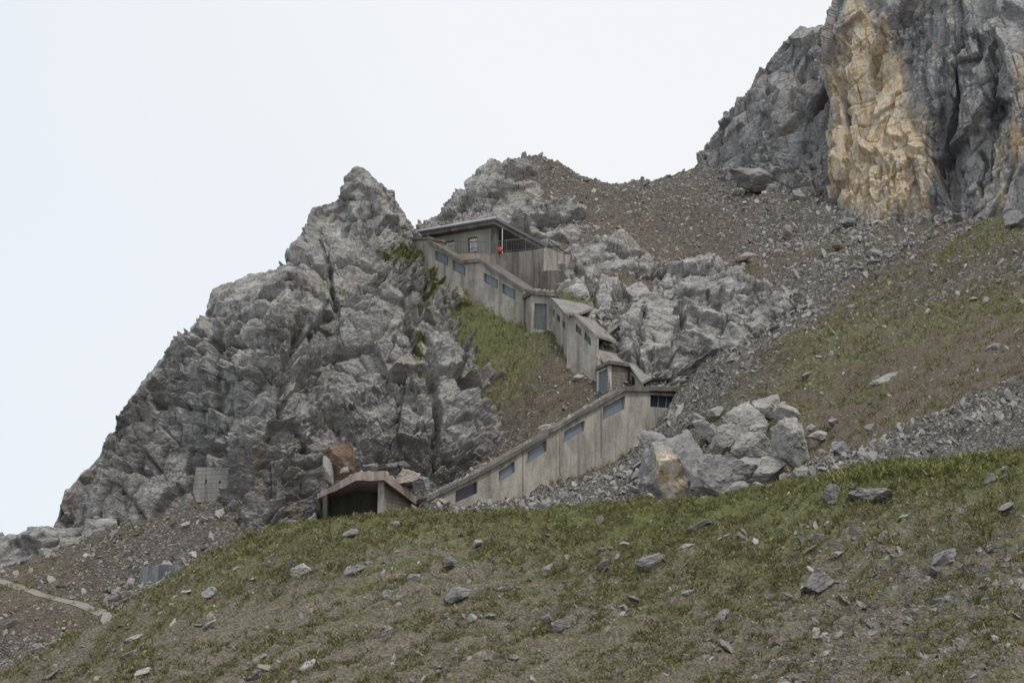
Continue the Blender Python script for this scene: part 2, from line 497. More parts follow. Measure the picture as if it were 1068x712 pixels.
FRONT_COVER = [(330, 556, 2, 1.2, .0), (200, 610, 2, .8, .05), (450, 548, 2, 1.0, .1), (560, 545, 2, 1.1, 0), (680, 538, 2, 1.2, 0), (800, 520, 2, 1.2, 0), (900, 500, 1.6, 1.3, 0), (1010, 488, 1.6, 1.35, 0),
    (280, 580, 2, .6, .05), (150, 655, 2, .45, .1), (250, 640, 2, .3, .1), (330, 620, 2, .33, .15), (300, 680, 2, .3, .1), (420, 600, 2, .4, .2), (500, 580, 2, .55, .1), (450, 650, 2, .35, .3), (560, 660, 2, .45, .2),
    (640, 610, 2, .5, .15), (680, 660, 2, .45, .2), (740, 600, 2, .6, .15), (800, 640, 2, .55, .2), (800, 560, 2, .75, .1), (900, 560, 2, .65, .25), (1000, 540, 2, .7, .25), (980, 590, 1.5, .35, .85), (1040, 570, 1.5, .4, .5),
    (930, 640, 2, .4, .6), (1030, 650, 2, .5, .25), (850, 690, 2, .4, .45), (1000, 700, 2, .4, .25), (640, 700, 2, .5, .15), (900, 600, 2, .45, .5), (380, 700, 2, .4, .1), (100, 690, 2, .45, .15), (520, 615, 2, .45, .35), (1060, 515, 1.5, .8, .2)]
ANG = math.radians(-40)
def diag(p):
    c, s_ = math.cos(ANG), math.sin(ANG)
    return np.c_[p[:, 0] * c - p[:, 1] * s_, p[:, 0] * s_ + p[:, 1] * c, p[:, 2]].astype(np.float32)

def build_front():
    th = np.linspace(-math.radians(24), math.radians(24), 760)
    yy = np.concatenate([np.linspace(-4, 40, 30), np.linspace(40.3, 70, 430), np.linspace(70.5, 94, 40)])
    T, Y = np.meshgrid(np.tan(th), yy)
    X = T * np.maximum(Y, 34) * 1.0
    xy = np.c_[X.ravel(), Y.ravel()]
    z = FG(xy[:, 0], xy[:, 1])
    g, s = cover(FRONT_COVER, front_hit, xy, 1.6)
    p = np.c_[xy, z].astype(np.float32)
    q = diag(p)
    ph = q * np.array([1, 1, 1.0])
    n = fbm(ph * np.array([.25, .5, .5]), 3, 3) * .18
    n = n + fbm(ph * np.array([.7, 2.4, 2.4]), 4, 8) * .15
    fv, fe = facet((ph * np.array([2.0, 4.0, 4.0])).astype(np.float32), 31)
    n = n + fv * (.045 + .06 * np.clip(s, 0, 1) + .05 * g)
    fv, fe = facet((ph * np.array([4.2, 7.0, 7.0])).astype(np.float32), 32)
    n = n + fv * .035
    n = n + np.abs(fbm(ph * np.array([2.2, 5, 5]), 3, 47)) * .09 * np.clip(g, 0, 1)
    p[:, 2] += n
    lush = np.clip((g - .75) * 2.4, 0, 1)
    me = mesh_np('slope', p, grid_faces(len(yy), len(th)), {'grass': g, 'scree': s, 'lush': lush})
    put('slope', me, M['front_ground'], kind='structure')
    N = n.reshape(len(yy), len(th))
    def hz(px, py):
        j = np.clip(np.searchsorted(yy, py) - 1, 0, len(yy) - 2)
        a = np.arctan(px / np.maximum(py, 34))
        i = np.clip(((a - th[0]) / (th[1] - th[0])).astype(int), 0, len(th) - 2)
        return FG(px, py) + N[j, i]
    return hz

# ------------------------------------------------------------------ rock masses
def catmull(P0, P1, P2, P3, t):
    t2, t3 = t * t, t * t * t
    return .5 * (2 * P1 + (P2 - P0) * t + (2 * P0 - 5 * P1 + 4 * P2 - P3) * t2 + (3 * P1 - P0 - 3 * P2 + P3) * t3)

def interp_axis(A, m, linear=False):
    """A (k, ..., 3) -> (m, ..., 3) along axis 0"""
    k = len(A)
    t = np.linspace(0, k - 1 - 1e-6, m)
    i = t.astype(int)
    f = (t - i).reshape(-1, *([1] * (A.ndim - 1)))
    if linear:
        return A[i] * (1 - f) + A[i + 1] * f
    g = lambda j: A[np.clip(j, 0, k - 1)]
    return catmull(g(i - 1), g(i), g(i + 1), g(i + 2), f)

def sheet(name, rows, ridge, nc, nr, nback, mat, amps, dip=-35, seed=0, back=((0, 2.5, -.6), (0, 8, -6), (0, 14, -22)), stretch=(2.0, 1.5, 1.0), ridge_keep=.5, layers=None, grooves=()):
    """a rock mass: face rows from its foot up to the ridge, then over the top and down the back"""
    ncol = len(rows[0])
    R = np.array([[W(*q) for q in r] for r in rows])                # (k, ncol, 3)
    R = np.stack([interp_axis(r, nc) for r in R])                    # (k, nc, 3)
    tt = np.array([q[3] for q in ridge])
    RP = np.array([W(*q[:3]) for q in ridge])
    ts = np.linspace(0, ncol - 1, nc)
    rp = np.stack([np.interp(ts, tt, RP[:, k]) for k in range(3)], -1)
    k = len(rows)
    face = interp_axis(np.concatenate([R, rp[None]]), nr)
    sm = rp.copy()
    for _ in range(30):
        sm[1:-1] = (sm[:-2] + sm[2:] + 2 * sm[1:-1]) / 4
    bk = [rp] + [(rp if j == 0 else sm) + np.array(b) for j, b in enumerate(back)]
    bk = interp_axis(np.stack(bk), nback + 1, True)[1:]
    S = np.concatenate([face, bk])
    tot = nr + nback
    du = np.gradient(S, axis=1)
    dv = np.gradient(S, axis=0)
    n = np.cross(du, dv)
    n /= np.linalg.norm(n, axis=-1, keepdims=True) + 1e-9
    for _ in range(12):
        n[1:-1] = (n[:-2] + n[2:] + n[1:-1]) / 3
        n[:, 1:-1] = (n[:, :-2] + n[:, 2:] + n[:, 1:-1]) / 3
    n /= np.linalg.norm(n, axis=-1, keepdims=True) + 1e-9
    p = S.reshape(-1, 3).astype(np.float32)
    a = math.radians(dip)
    Rm = np.array([[math.cos(a), 0, math.sin(a)], [0, 1, 0], [-math.sin(a), 0, math.cos(a)]], np.float32)
    q = p @ Rm
    warp = np.stack([vnoise(p * .07, seed + 70), vnoise(p * .07, seed + 80), vnoise(p * .07, seed + 90)], -1)
    w2 = np.stack([vnoise(p * 1.1, seed + 71), vnoise(p * 1.1, seed + 81), vnoise(p * 1.1, seed + 91)], -1)
    q = q + warp * 2.2 + w2 * .07
    rr = np.repeat(np.arange(tot), nc)
    wb = np.interp(rr, [0, nr * .72, nr - 1, nr + nback * .3, tot], [1, 1, ridge_keep, .7, .7]).astype(np.float32)
    rough = np.clip(vnoise(p * .22, seed + 33) * 1.5 + vnoise(p * .6, seed + 34) * .5 + .55, .10, 1.4)
    d = np.zeros(len(p), np.float32)
    for i, (size, amp, cr) in enumerate(amps):
        turn = math.radians((0, 24, -14, 33, 10)[i % 5])
        T = np.array([[math.cos(turn), 0, math.sin(turn)], [0, 1, 0], [-math.sin(turn), 0, math.cos(turn)]], np.float32)
        w = wb if i < 2 else np.minimum(1, wb + .35) * np.maximum(rough, .35)
        if i == 0:
            fv, fe = facet(((q @ T) / (np.array(stretch, np.float32) * size)).astype(np.float32), seed, 2.0)
        else:
            fv, fe = joints(q @ T, size * 1.35, seed + i * 7, 1.5)
        d += fv * amp * w - cr * .6 * np.exp(-(fe / .035) ** 2) * w * (i > 0)
    # bedding: ledges that step out along the beds, strong in some places and lost in others
    for bed, amp in ((3.2, .85), (1.1, .36), (.40, .13)):
        sz = q[:, 2] / bed + vnoise(p * .11, seed + 55) * 1.3 + vnoise(p * .5, seed + 56) * .25
        f = sz - np.floor(sz)
        pres = np.clip(vnoise(p * (.22 / bed ** .5), seed + 57) * 1.6 + .75, 0, 1.3)
        d += (np.where(f < .9, f / .9, (1 - f) / .1) - .5) * amp * pres * wb * (1 if bed > 2 else rough)
    d += fbm(q * np.array([.25, .3, .5], np.float32), 3, seed + 50) * .12 * wb
    rn = 1 - np.abs(fbm(q * np.array([1.1, 1.6, 3.4], np.float32), 3, seed + 60))
    d += (rn - .6) * .11 * (.25 + rough)
    d += vnoise(q * np.array([3.5, 4, 6], np.float32), seed + 62) * .045
    if grooves:
        dep = p[:, 1] * cp + (p[:, 2] - CAM[2]) * sp
        uv = np.stack([534 + FPX * p[:, 0] / dep, 356 - FPX * ((p[:, 2] - CAM[2]) * cp - p[:, 1] * sp) / dep], -1)
        uv = uv + np.stack([vnoise(p * .3, seed + 91) * 7 + vnoise(p * 1.6, seed + 93) * 3, vnoise(p * .3, seed + 92) * 7 + vnoise(p * 1.6, seed + 94) * 3], -1)
        for (pts, wid, depth) in grooves:
            dist = np.full(len(p), 1e9)
            for (a0, b0) in zip(pts[:-1], pts[1:]):
                a0, b0 = np.array(a0, float), np.array(b0, float)
                t = np.clip(((uv - a0) @ (b0 - a0)) / ((b0 - a0) @ (b0 - a0)), 0, 1)
                dist = np.minimum(dist, np.hypot(*(uv - a0 - t[:, None] * (b0 - a0)).T))
            d -= (depth * np.clip(1.15 - dist / (wid * .75), 0, 1) ** .7).astype(np.float32)
    D = d.reshape(tot, nc)
    for _ in range(1):
        D[1:-1] = (D[:-2] + D[2:] + 5 * D[1:-1]) / 7
        D[:, 1:-1] = (D[:, :-2] + D[:, 2:] + 5 * D[:, 1:-1]) / 7
    d = D.ravel()
    dirn = n.reshape(-1, 3) * .8 + np.array([0, -.35, .1])
    out = p + (dirn * d[:, None]).astype(np.float32)
    at = {}
    for key in ('ochre', 'drip', 'moss'):
        at[key] = np.zeros(len(p), np.float32)
    for (key, u, v, ru, rv, amt) in (layers or []):
        # stain patch centred on a surveyed bearing, sized in degrees of the face
        uu = 534 + FPX * p[:, 0] / (p[:, 1] * cp + (p[:, 2] - CAM[2]) * sp)
        vv = 356 - FPX * ((p[:, 2] - CAM[2]) * cp - p[:, 1] * sp) / (p[:, 1] * cp + (p[:, 2] - CAM[2]) * sp)
        at[key] = np.maximum(at[key], amt * np.exp(-(((uu - u) / ru) ** 2 + ((vv - v) / rv) ** 2)).astype(np.float32))
    me = mesh_np(name, out, grid_faces(tot, nc), at)
    return put(name, me, mat, kind='structure')

def mass(name, foot, top, bulge, nc, nr, mat, amps, **kw):
    """simpler rock mass between a foot line and a top line [(u, v, Y)]"""
    m = max(len(foot), len(top))
    def res(L):
        L = np.array(L, float)
        s = np.r_[0, np.cumsum(np.hypot(*(L[1:, :2] - L[:-1, :2]).T))]
        return np.stack([np.interp(np.linspace(0, s[-1], m), s, L[:, k]) for k in range(3)], -1)
    f, t = res(foot), res(top)
    low = f + np.array([0, 34, .6])
    r1 = f * .68 + t * .32; r1[:, 2] -= bulge * .7
    r2 = f * .34 + t * .66; r2[:, 2] -= bulge
    L = np.array(top, float)
    s = np.r_[0, np.cumsum(np.hypot(*(L[1:, :2] - L[:-1, :2]).T))]
    ridge = [(*L[i], s[i] / s[-1] * (m - 1)) for i in range(len(L))]
    rows = [[tuple(x) for x in r] for r in (low, f, r1, r2)]
    return sheet(name, rows, ridge, nc, nr, max(10, nr // 5), mat, amps, **kw)
# ------------------------------------------------------------------ palette
M = {}
M['front_ground'] = ground_material('turf and soil', (0, 0, ANG), (.162, .143, .112), 1.6)
M['back_ground'] = ground_material('hillside soil', (0, 0, math.radians(-35)), (.122, .099, .076), 1.0)
M['rock'] = rock_material('grey limestone', warm_amt=.75)
M['rock_pale'] = rock_material('pale limestone', (.12, .116, .113), (.275, .266, .256), (.56, .545, .52), warm_amt=.3, rot=(0, math.radians(20), 0))
M['rock_cliff'] = rock_material('streaked limestone', (.12, .117, .12), (.25, .245, .243), (.46, .45, .435), (.27, .19, .11), (1.3, 1.3, .28), (0, 0, 0), .5, .7)

# ------------------------------------------------------------------ sky and sun
world = bpy.data.worlds.new('World')
scene.world = world
world.use_nodes = True
wt = world.node_tree
wt.nodes.clear()
wo = wt.nodes.new('ShaderNodeOutputWorld')
bg = wt.nodes.new('ShaderNodeBackground')
sky = wt.nodes.new('ShaderNodeTexSky')
sky.sky_type = 'NISHITA'
sky.sun_disc = False
SUN_EL, SUN_AZ = math.radians(56), math.radians(150)      # azimuth clockwise from +Y: behind the camera, to the right
sky.sun_elevation = SUN_EL
sky.sun_rotation = SUN_AZ
tc = wt.nodes.new('ShaderNodeTexCoord')
nz = wt.nodes.new('ShaderNodeTexNoise')
nz.inputs['Scale'].default_value = 1.6
nz.inputs['Detail'].default_value = 4
wt.links.new(tc.outputs['Generated'], nz.inputs['Vector'])
sx = wt.nodes.new('ShaderNodeSeparateXYZ')
wt.links.new(tc.outputs['Generated'], sx.inputs[0])
ad = wt.nodes.new('ShaderNodeMath')
ad.operation = 'MULTIPLY_ADD'
wt.links.new(sx.outputs[0], ad.inputs[0])
ad.inputs[1].default_value = 1.4
wt.links.new(nz.outputs['Fac'], ad.inputs[2])
cl = wt.nodes.new('ShaderNodeValToRGB')
cl.color_ramp.elements[0].position = .1
cl.color_ramp.elements[0].color = (8.5, 9.05, 9.7, 1)
cl.color_ramp.elements[1].position = .62
cl.color_ramp.elements[1].color = (9.5, 9.6, 9.75, 1)
wt.links.new(ad.outputs[0], cl.inputs[0])
mx = wt.nodes.new('ShaderNodeMix')
mx.data_type = 'RGBA'
mx.inputs[0].default_value = .93
wt.links.new(sky.outputs[0], mx.inputs[6])
wt.links.new(cl.outputs[0], mx.inputs[7])
wt.links.new(mx.outputs[2], bg.inputs[0])
bg.inputs[1].default_value = .1
wt.links.new(bg.outputs[0], wo.inputs[0])
sd = bpy.data.lights.new('sun', 'SUN')
sd.energy = 1.9
sd.angle = math.radians(12)
sd.color = (1, .965, .92)
so = bpy.data.objects.new('sun', sd)
COL.objects.link(so)
sdir = Vector((math.sin(SUN_AZ) * math.cos(SUN_EL), math.cos(SUN_AZ) * math.cos(SUN_EL), math.sin(SUN_EL)))
so.rotation_euler = (-sdir).to_track_quat('-Z', 'Y').to_euler()
vs = scene.view_settings
vs.view_transform = 'Standard'
vs.look = 'None'
vs.exposure = 0
vs.gamma = 1
vs.use_curve_mapping = False

hz_back, cover_back = build_back()
hz_front = build_front()

# ------------------------------------------------------------------ the crag on the left
rows = [
 [(58, 575, 158), (128, 572, 152), (188, 575, 148), (215, 600, 141), (262, 572, 138.5), (330, 566, 140), (405, 548, 143), (490, 520, 144.4), (556, 436, 152.4)],
 [(62, 565, 158), (128, 530, 154), (188, 512, 151.5), (230, 520, 148), (270, 490, 141.5), (330, 478, 144), (405, 466, 145), (475, 445, 147.2), (538, 398, 157)],
 [(62, 560, 158.5), (128, 500, 156.5), (182, 455, 155.5), (222, 440, 152), (276, 408, 146.5), (335, 388, 150), (402, 380, 150), (458, 372, 152.2), (512, 356, 160.6)],
 [(60, 556, 159), (130, 474, 159), (170, 412, 159), (202, 382, 157), (258, 338, 153), (331, 302, 157), (388, 292, 158.5), (430, 300, 161.4), (466, 312, 164)],
]
Yr = [159, 161, 162, 164, 166, 168, 167.5, 169, 168.5]
ridge = [(54, 553, 0), (64, 522, .2), (82, 500, .45), (110, 474, .8), (126, 454, 1), (132, 427, 1.35), (156, 392, 2), (178, 374, 2.6), (184, 354, 3), (213, 332, 3.5), (222, 302, 3.95),
         (250, 292, 4.2), (290, 285, 4.5), (308, 263, 4.75), (324, 240, 4.95), (330, 215, 5.15), (357, 206, 5.6), (361, 186, 5.82), (372, 178, 5.95), (384, 183, 6.15), (398, 194, 6.45), (410, 213, 6.8), (425, 229, 7.3), (436, 252, 8)]
ridge = [(u, v, float(np.interp(t, range(9), Yr)), t) for (u, v, t) in ridge]
AMP = [(5.0, 1.0, .45), (2.0, .66, .40), (.8, .34, .20), (.34, .16, .09), (.16, .06, .03)]
L = [('moss', 424, 268, 36, 16, .78), ('moss', 458, 296, 28, 26, .85), ('moss', 490, 326, 28, 26, .82), ('moss', 520, 360, 26, 24, .75), ('moss', 436, 370, 10, 64, .62), ('moss', 350, 310, 34, 16, .55), ('moss', 400, 300, 26, 12, .5), ('moss', 560, 372, 30, 18, .7),
     ('moss', 400, 258, 14, 6, .5), ('ochre', 150, 405, 30, 34, .42), ('ochre', 165, 480, 40, 30, .28), ('ochre', 305, 430, 20, 70, .36), ('ochre', 360, 290, 25, 20, .2), ('drip', 225, 300, 40, 30, .25), ('ochre', 485, 425, 30, 12, .15)]
sheet('crag', rows, ridge, 760, 560, 70, M['rock'], AMP, dip=-35, seed=100, ridge_keep=.3, layers=L, grooves=[
    ([(410, 283), (424, 325), (436, 370), (446, 408), (452, 440), (452, 478)], 7, 1.5), ([(318, 330), (302, 380), (288, 430), (262, 495), (240, 545)], 8, 1.3),
    ([(178, 360), (215, 357), (262, 362), (300, 376)], 5, 1.1), ([(214, 334), (255, 332), (290, 345), (312, 350)], 4, .8), ([(195, 478), (212, 462), (236, 470)], 10, 1.8),
    ([(330, 255), (345, 290), (352, 330), (385, 338)], 5, 1.0), ([(298, 272), (330, 300), (388, 286)], 5, .9), ([(388, 312), (420, 322), (432, 345)], 5, 1.0), ([(255, 400), (240, 440), (238, 480)], 5, .9),
    ([(350, 240), (372, 222), (398, 240), (414, 250)], 4, .7), ([(350, 380), (395, 395), (430, 430)], 5, .8), ([(345, 500), (390, 470), (440, 480), (490, 470)], 5, .9), ([(470, 350), (500, 385), (512, 415)], 5, .7), ([(145, 440), (180, 420), (215, 432)], 6, 1.0), ([(95, 500), (140, 490), (190, 500)], 5, .8)])

mass('rock_ridge', [(-70, 612, 146), (0, 594, 148), (40, 577, 149), (80, 572, 150), (118, 556, 151)],
     [(-70, 566, 153), (0, 559, 154), (18, 556, 154), (30, 553, 154), (62, 553, 154), (85, 549, 154), (100, 546, 154), (122, 540, 154)], 1.2, 260, 70, M['rock'],
     [(2.5, .5, .15), (1.0, .3, .1), (.4, .12, .03)], seed=210)

# outcrops above the stairway
mass('outcrop', [(578, 300, 168), (600, 322, 163), (625, 328, 162), (660, 310, 164), (700, 303, 166)],
     [(580, 272, 172), (596, 258, 174), (622, 249, 177), (650, 247, 178), (672, 258, 177), (695, 290, 172)], 1.5, 300, 220, M['rock_pale'], [(3, .6, .2), (1.5, .44, .22), (.62, .20, .11), (.28, .09, .05)], dip=-40, seed=300, grooves=[([(590, 290), (625, 270), (660, 262)], 4, .9), ([(612, 312), (640, 285), (662, 275)], 4, 1.0), ([(640, 318), (655, 295), (684, 285)], 4, .9), ([(596, 268), (612, 300), (620, 322)], 4, .8)],
     layers=[('moss', 675, 262, 14, 6, .6)])
mass('outcrop', [(648, 362, 153), (668, 388, 149.5), (702, 386, 149.5), (742, 364, 153), (790, 345, 157), (828, 325, 161)],
     [(646, 336, 157), (660, 316, 159), (676, 308, 161), (700, 272, 169), (742, 262, 172), (775, 284, 171), (822, 316, 163)], 1.8, 420, 300, M['rock_pale'], [(3.6, .7, .22), (1.6, .42, .22), (.66, .18, .11), (.3, .08, .05)], dip=-22, seed=330, stretch=(2.8, 1.5, .8), grooves=[([(672, 318), (670, 350), (668, 386)], 4, 1.2), ([(712, 322), (698, 358), (678, 386)], 5, 1.3), ([(742, 305), (758, 335), (742, 364)], 5, 1.2), ([(690, 300), (730, 312), (790, 318)], 4, .9), ([(700, 285), (745, 292), (800, 312)], 3, .7)],
     layers=[('drip', 690, 345, 35, 25, .25)])
mass('outcrop', [(436, 262, 182), (500, 268, 178), (570, 268, 178), (612, 250, 183)],
     [(438, 237, 195), (462, 222, 197), (470, 205, 198), (490, 186, 199), (515, 172, 200), (545, 175, 200), (578, 192, 196), (606, 222, 190)], 2.5, 360, 240, M['rock'], [(4.5, 1.0, .3), (1.8, .5, .28), (.7, .22, .12), (.28, .09, .04)], dip=-30, seed=360)

# the big cliff
rows = [
 [(690, 215, 206), (740, 218, 203), (800, 226, 196), (855, 232, 189), (905, 236, 185)],
 [(700, 200, 207), (745, 200, 204), (800, 196, 197), (858, 200, 190), (905, 205, 187)],
 [(712, 188, 209), (752, 160, 206), (805, 130, 200), (860, 130, 194), (905, 140, 192)],
 [(720, 180, 211), (762, 135, 209), (812, 80, 206), (866, 70, 200), (905, 80, 198)],
]
ridge = [(700, 193, 211, 0), (724, 174, 212, .35), (735, 150, 212, .7), (760, 121, 211, 1.0), (776, 104, 210, 1.3), (795, 78, 209, 1.7), (815, 52, 208, 2.1), (836, 32, 207, 2.5), (876, 30, 204, 3.2), (905, 32, 202, 4)]
sheet('cliff', rows, ridge, 420, 380, 50, M['rock_cliff'], [(6, 1.3, .5), (2.4, .65, .35), (1.0, .28, .15), (.42, .12, .05)], dip=-50, stretch=(1.8, 1.4, 1.1), seed=400, layers=[('ochre', 800, 195, 60, 12, .3), ('ochre', 815, 130, 10, 25, .25), ('ochre', 875, 170, 10, 60, .4)])
rows = [
 [(866, 232, 190), (880, 234, 184), (920, 240, 177), (980, 236, 172), (1030, 234, 167), (1090, 232, 162), (1180, 228, 156)],
 [(868, 205, 191), (880, 212, 185), (920, 224, 178.5), (980, 218, 173), (1030, 216, 168.5), (1090, 214, 163), (1180, 212, 158)],
 [(870, 140, 192), (880, 140, 187), (920, 140, 182), (980, 140, 175), (1030, 140, 171), (1090, 140, 165), (1180, 140, 160)],
 [(872, 60, 193), (882, 60, 188.5), (920, 60, 184), (980, 60, 175), (1030, 60, 172), (1090, 60, 167), (1180, 60, 162)],
]
ridge = [(873, 12, 195, 0), (876, -10, 192, .6), (885, -40, 190, 1), (930, -80, 187, 2), (1000, -120, 180, 3), (1060, -130, 176, 4), (1180, -130, 170, 6)]
sheet('cliff', rows, ridge, 520, 560, 40, M['rock_cliff'], [(6.5, 1.0, .35), (2.6, .45, .3), (1.0, .16, .1), (.42, .07, .04)], dip=-80, seed=430, stretch=(1.7, 1.4, 1.1), ridge_keep=.8, grooves=[([(908, 78), (911, 50), (928, 25), (962, 10)], 7, 1.3), ([(1003, 30), (1001, 90), (990, 130), (978, 168)], 5, 1.4), ([(1040, 50), (1036, 105), (1030, 150), (1034, 190)], 5, 1.2), ([(884, 60), (876, 120), (882, 200)], 5, .8), ([(936, 150), (934, 170), (925, 190)], 4, .7), ([(955, 60), (968, 110), (962, 150)], 4, .7), ([(1015, 150), (1022, 165), (1016, 185), (1026, 205)], 4, .9)],
      layers=[('ochre', 905, 95, 36, 85, 1.3), ('ochre', 915, 165, 58, 66, 1.4), ('ochre', 948, 180, 34, 56, 1.15), ('ochre', 890, 150, 24, 60, .9), ('ochre', 895, 20, 14, 40, .8), ('ochre', 1045, 170, 16, 70, .55), ('ochre', 1066, 100, 10, 60, .6), ('ochre', 1020, 180, 14, 40, .45), ('ochre', 1005, 125, 8, 20, .5),
              ('drip', 985, 150, 22, 90, .95), ('drip', 1000, 60, 60, 70, .7), ('drip', 950, 40, 40, 50, .65), ('drip', 1038, 110, 14, 60, .8), ('drip', 958, 190, 10, 30, .6), ('ochre', 1010, 60, 10, 40, .4), ('ochre', 1062, 150, 12, 50, .75), ('ochre', 1040, 205, 30, 18, .6), ('ochre', 1000, 110, 10, 30, .5)])
# ------------------------------------------------------------------ concrete buildings of the stairway
M['concrete'] = concrete('weathered concrete', (.36, .335, .295), (.17, .157, .135))
M['concrete_dark'] = concrete('stained concrete', (.165, .152, .136), (.06, .054, .048))
M['concrete_board'] = concrete('board marked concrete', (.25, .225, .19), (.13, .112, .09), boards=1.1)
M['concrete_pink'] = concrete('reddish concrete', (.36, .31, .27), (.18, .145, .12), pink=.28)
M['cap'] = concrete('dark coping concrete', (.17, .155, .138), (.075, .068, .06))
M['roof_pale'] = concrete('pale roof slab', (.265, .25, .23), (.16, .15, .135))
M['glass'] = plain('blue grey pane', (.15, .175, .20), .3, 0, .15, .5)
M['glass_dark'] = plain('dark pane', (.022, .027, .036), .2, 0, .3, .5)
M['frame_pale'] = plain('pale painted frame', (.46, .45, .42), .6)
M['frame_dark'] = plain('dark frame', (.05, .047, .045), .6)
M['steel'] = plain('galvanised steel', (.12, .12, .125), .6, .2)
M['metal_roof'] = plain('grey sheet roof', (.165, .17, .185), .5, .2)
M['gutter'] = plain('pale gutter', (.50, .50, .50), .5)
M['render'] = concrete('greenish render', (.31, .30, .255), (.22, .21, .175))
M['timber'] = concrete('brown boards', (.11, .075, .05), (.045, .032, .022), boards=1.6)
M['red'] = plain('red cloth', (.36, .06, .065), .8)
M['white_paint'] = plain('white paint', (.72, .72, .70), .6)
M['door_grey'] = plain('grey door', (.095, .10, .10), .6)
M['rust'] = plain('rust', (.22, .095, .04), .9)

class Plane:
    """upright plane through two surveyed points"""
    def __init__(s, a, b):
        s.a, s.b = W(*a), W(*b)
        d = s.b - s.a
        d[2] = 0
        s.t = d / np.linalg.norm(d)
        n = np.array([-s.t[1], s.t[0], 0])
        if np.dot(n, CAM - s.a) < 0: n = -n
        s.n = n
    def at(s, u, v, off=0.0):
        r = ray(u, v)
        k = np.dot(s.a + s.n * off - CAM, s.n) / np.dot(r, s.n)
        return CAM + k * r

def bm_obj(name, bm, mat, root, label=None):
    bmesh.ops.recalc_face_normals(bm, faces=bm.faces)
    me = bpy.data.meshes.new(name)
    bm.to_mesh(me)
    bm.free()
    o = bpy.data.objects.new(name, me)
    COL.objects.link(o)
    me.materials.append(mat)
    if root is not None:
        base = Vector((0, 0, 0))
        r = root
        while r is not None:
            base += r.location
            r = r.parent
        me.transform(__import__('mathutils').Matrix.Translation(-base))
        o.parent = root
    if label: o['label'] = label
    return o

def add_solid(bm, outline, depth, holes=()):
    """outline (3-D points in one plane) extruded by the vector depth, holes cut through"""
    edges = []
    for loop in [outline] + list(holes):
        vs_ = [bm.verts.new(Vector(p)) for p in loop]
        edges += [bm.edges.new((vs_[i], vs_[(i + 1) % len(vs_)])) for i in range(len(vs_))]
    f = bmesh.ops.triangle_fill(bm, use_beauty=True, use_dissolve=False, edges=edges)['geom']
    faces = [x for x in f if isinstance(x, bmesh.types.BMFace)]
    r = bmesh.ops.extrude_face_region(bm, geom=faces)['geom']
    bmesh.ops.translate(bm, vec=Vector(depth), verts=[x for x in r if isinstance(x, bmesh.types.BMVert)])

def add_prism(bm, poly, vec):
    a = [bm.verts.new(Vector(p)) for p in poly]
    b = [bm.verts.new(Vector(p) + Vector(vec)) for p in poly]
    bm.faces.new(a)
    bm.faces.new(b[::-1])
    n = len(poly)
    for i in range(n):
        bm.faces.new((a[i], a[(i + 1) % n], b[(i + 1) % n], b[i]))

def add_bar(bm, p, q, r, sides=4):
    p, q = Vector(p), Vector(q)
    d = (q - p).normalized()
    u = d.cross(Vector((0, 0, 1)))
    if u.length < .05: u = Vector((1, 0, 0))
    u.normalize()
    w = d.cross(u)
    rings = []
    for c in (p, q):
        rings.append([bm.verts.new(c + (u * math.cos(2 * math.pi * (i + .5) / sides) + w * math.sin(2 * math.pi * (i + .5) / sides)) * r) for i in range(sides)])
    for i in range(sides):
        bm.faces.new((rings[0][i], rings[0][(i + 1) % sides], rings[1][(i + 1) % sides], rings[1][i]))
    bm.faces.new(rings[0][::-1])
    bm.faces.new(rings[1])

def solid(name, pl, px, thick, mat, root, off=0.0, holes=(), label=None):
    bm = bmesh.new()
    add_solid(bm, [pl.at(u, v, off) for u, v in px], -pl.n * thick, [[pl.at(u, v, off) for u, v in h] for h in holes])
    return bm_obj(name, bm, mat, root, label)

def window(pl, px, root, glass, frame, recess=.16, bars=0, fw=.07):
    """a framed pane set back in its opening"""
    pts = [Vector(pl.at(u, v, -recess)) for u, v in px]
    c = sum(pts, Vector()) / len(pts)
    bm = bmesh.new()
    outer = [p - (p - c).normalized() * .004 for p in pts]
    inner = [p + (c - p).normalized() * fw * 1.4 for p in pts]
    add_solid(bm, outer, -pl.n * .06, [inner])
    for i in range(bars):
        f = (i + 1) / (bars + 1)
        a, b = inner[0].lerp(inner[1], f), inner[3].lerp(inner[2], f)
        add_bar(bm, a - Vector(pl.n) * .03, b - Vector(pl.n) * .03, .022)
    w = bm_obj('window', bm, frame, root)
    bm = bmesh.new()
    add_prism(bm, [p + (c - p).normalized() * fw * .7 - Vector(pl.n) * .02 for p in pts], -pl.n * .02)
    bm_obj('pane', bm, glass, w)
    return w

def coping(name, pl, px, width, h, front, mat, root, label=None):
    """sloping cap along a wall top: px is the top line of the wall"""
    bm = bmesh.new()
    for (a, b) in zip(px[:-1], px[1:]):
        p, q = Vector(pl.at(*a)), Vector(pl.at(*b))
        n = Vector(pl.n)
        up = Vector((0, 0, h))
        add_prism(bm, [p + n * front, q + n * front, q + n * front + up, p + n * front + up], -pl.n * (width + front))
    # roughened, crumbling top edge
    bmesh.ops.subdivide_edges(bm, edges=[e for e in bm.edges if e.calc_length() > 1.0], cuts=5)
    for v in bm.verts:
        v.co.z += random.uniform(-.025, .025)
        v.co += Vector((random.uniform(-.015, .015), random.uniform(-.015, .015), 0))
    return bm_obj(name, bm, mat, root, label)

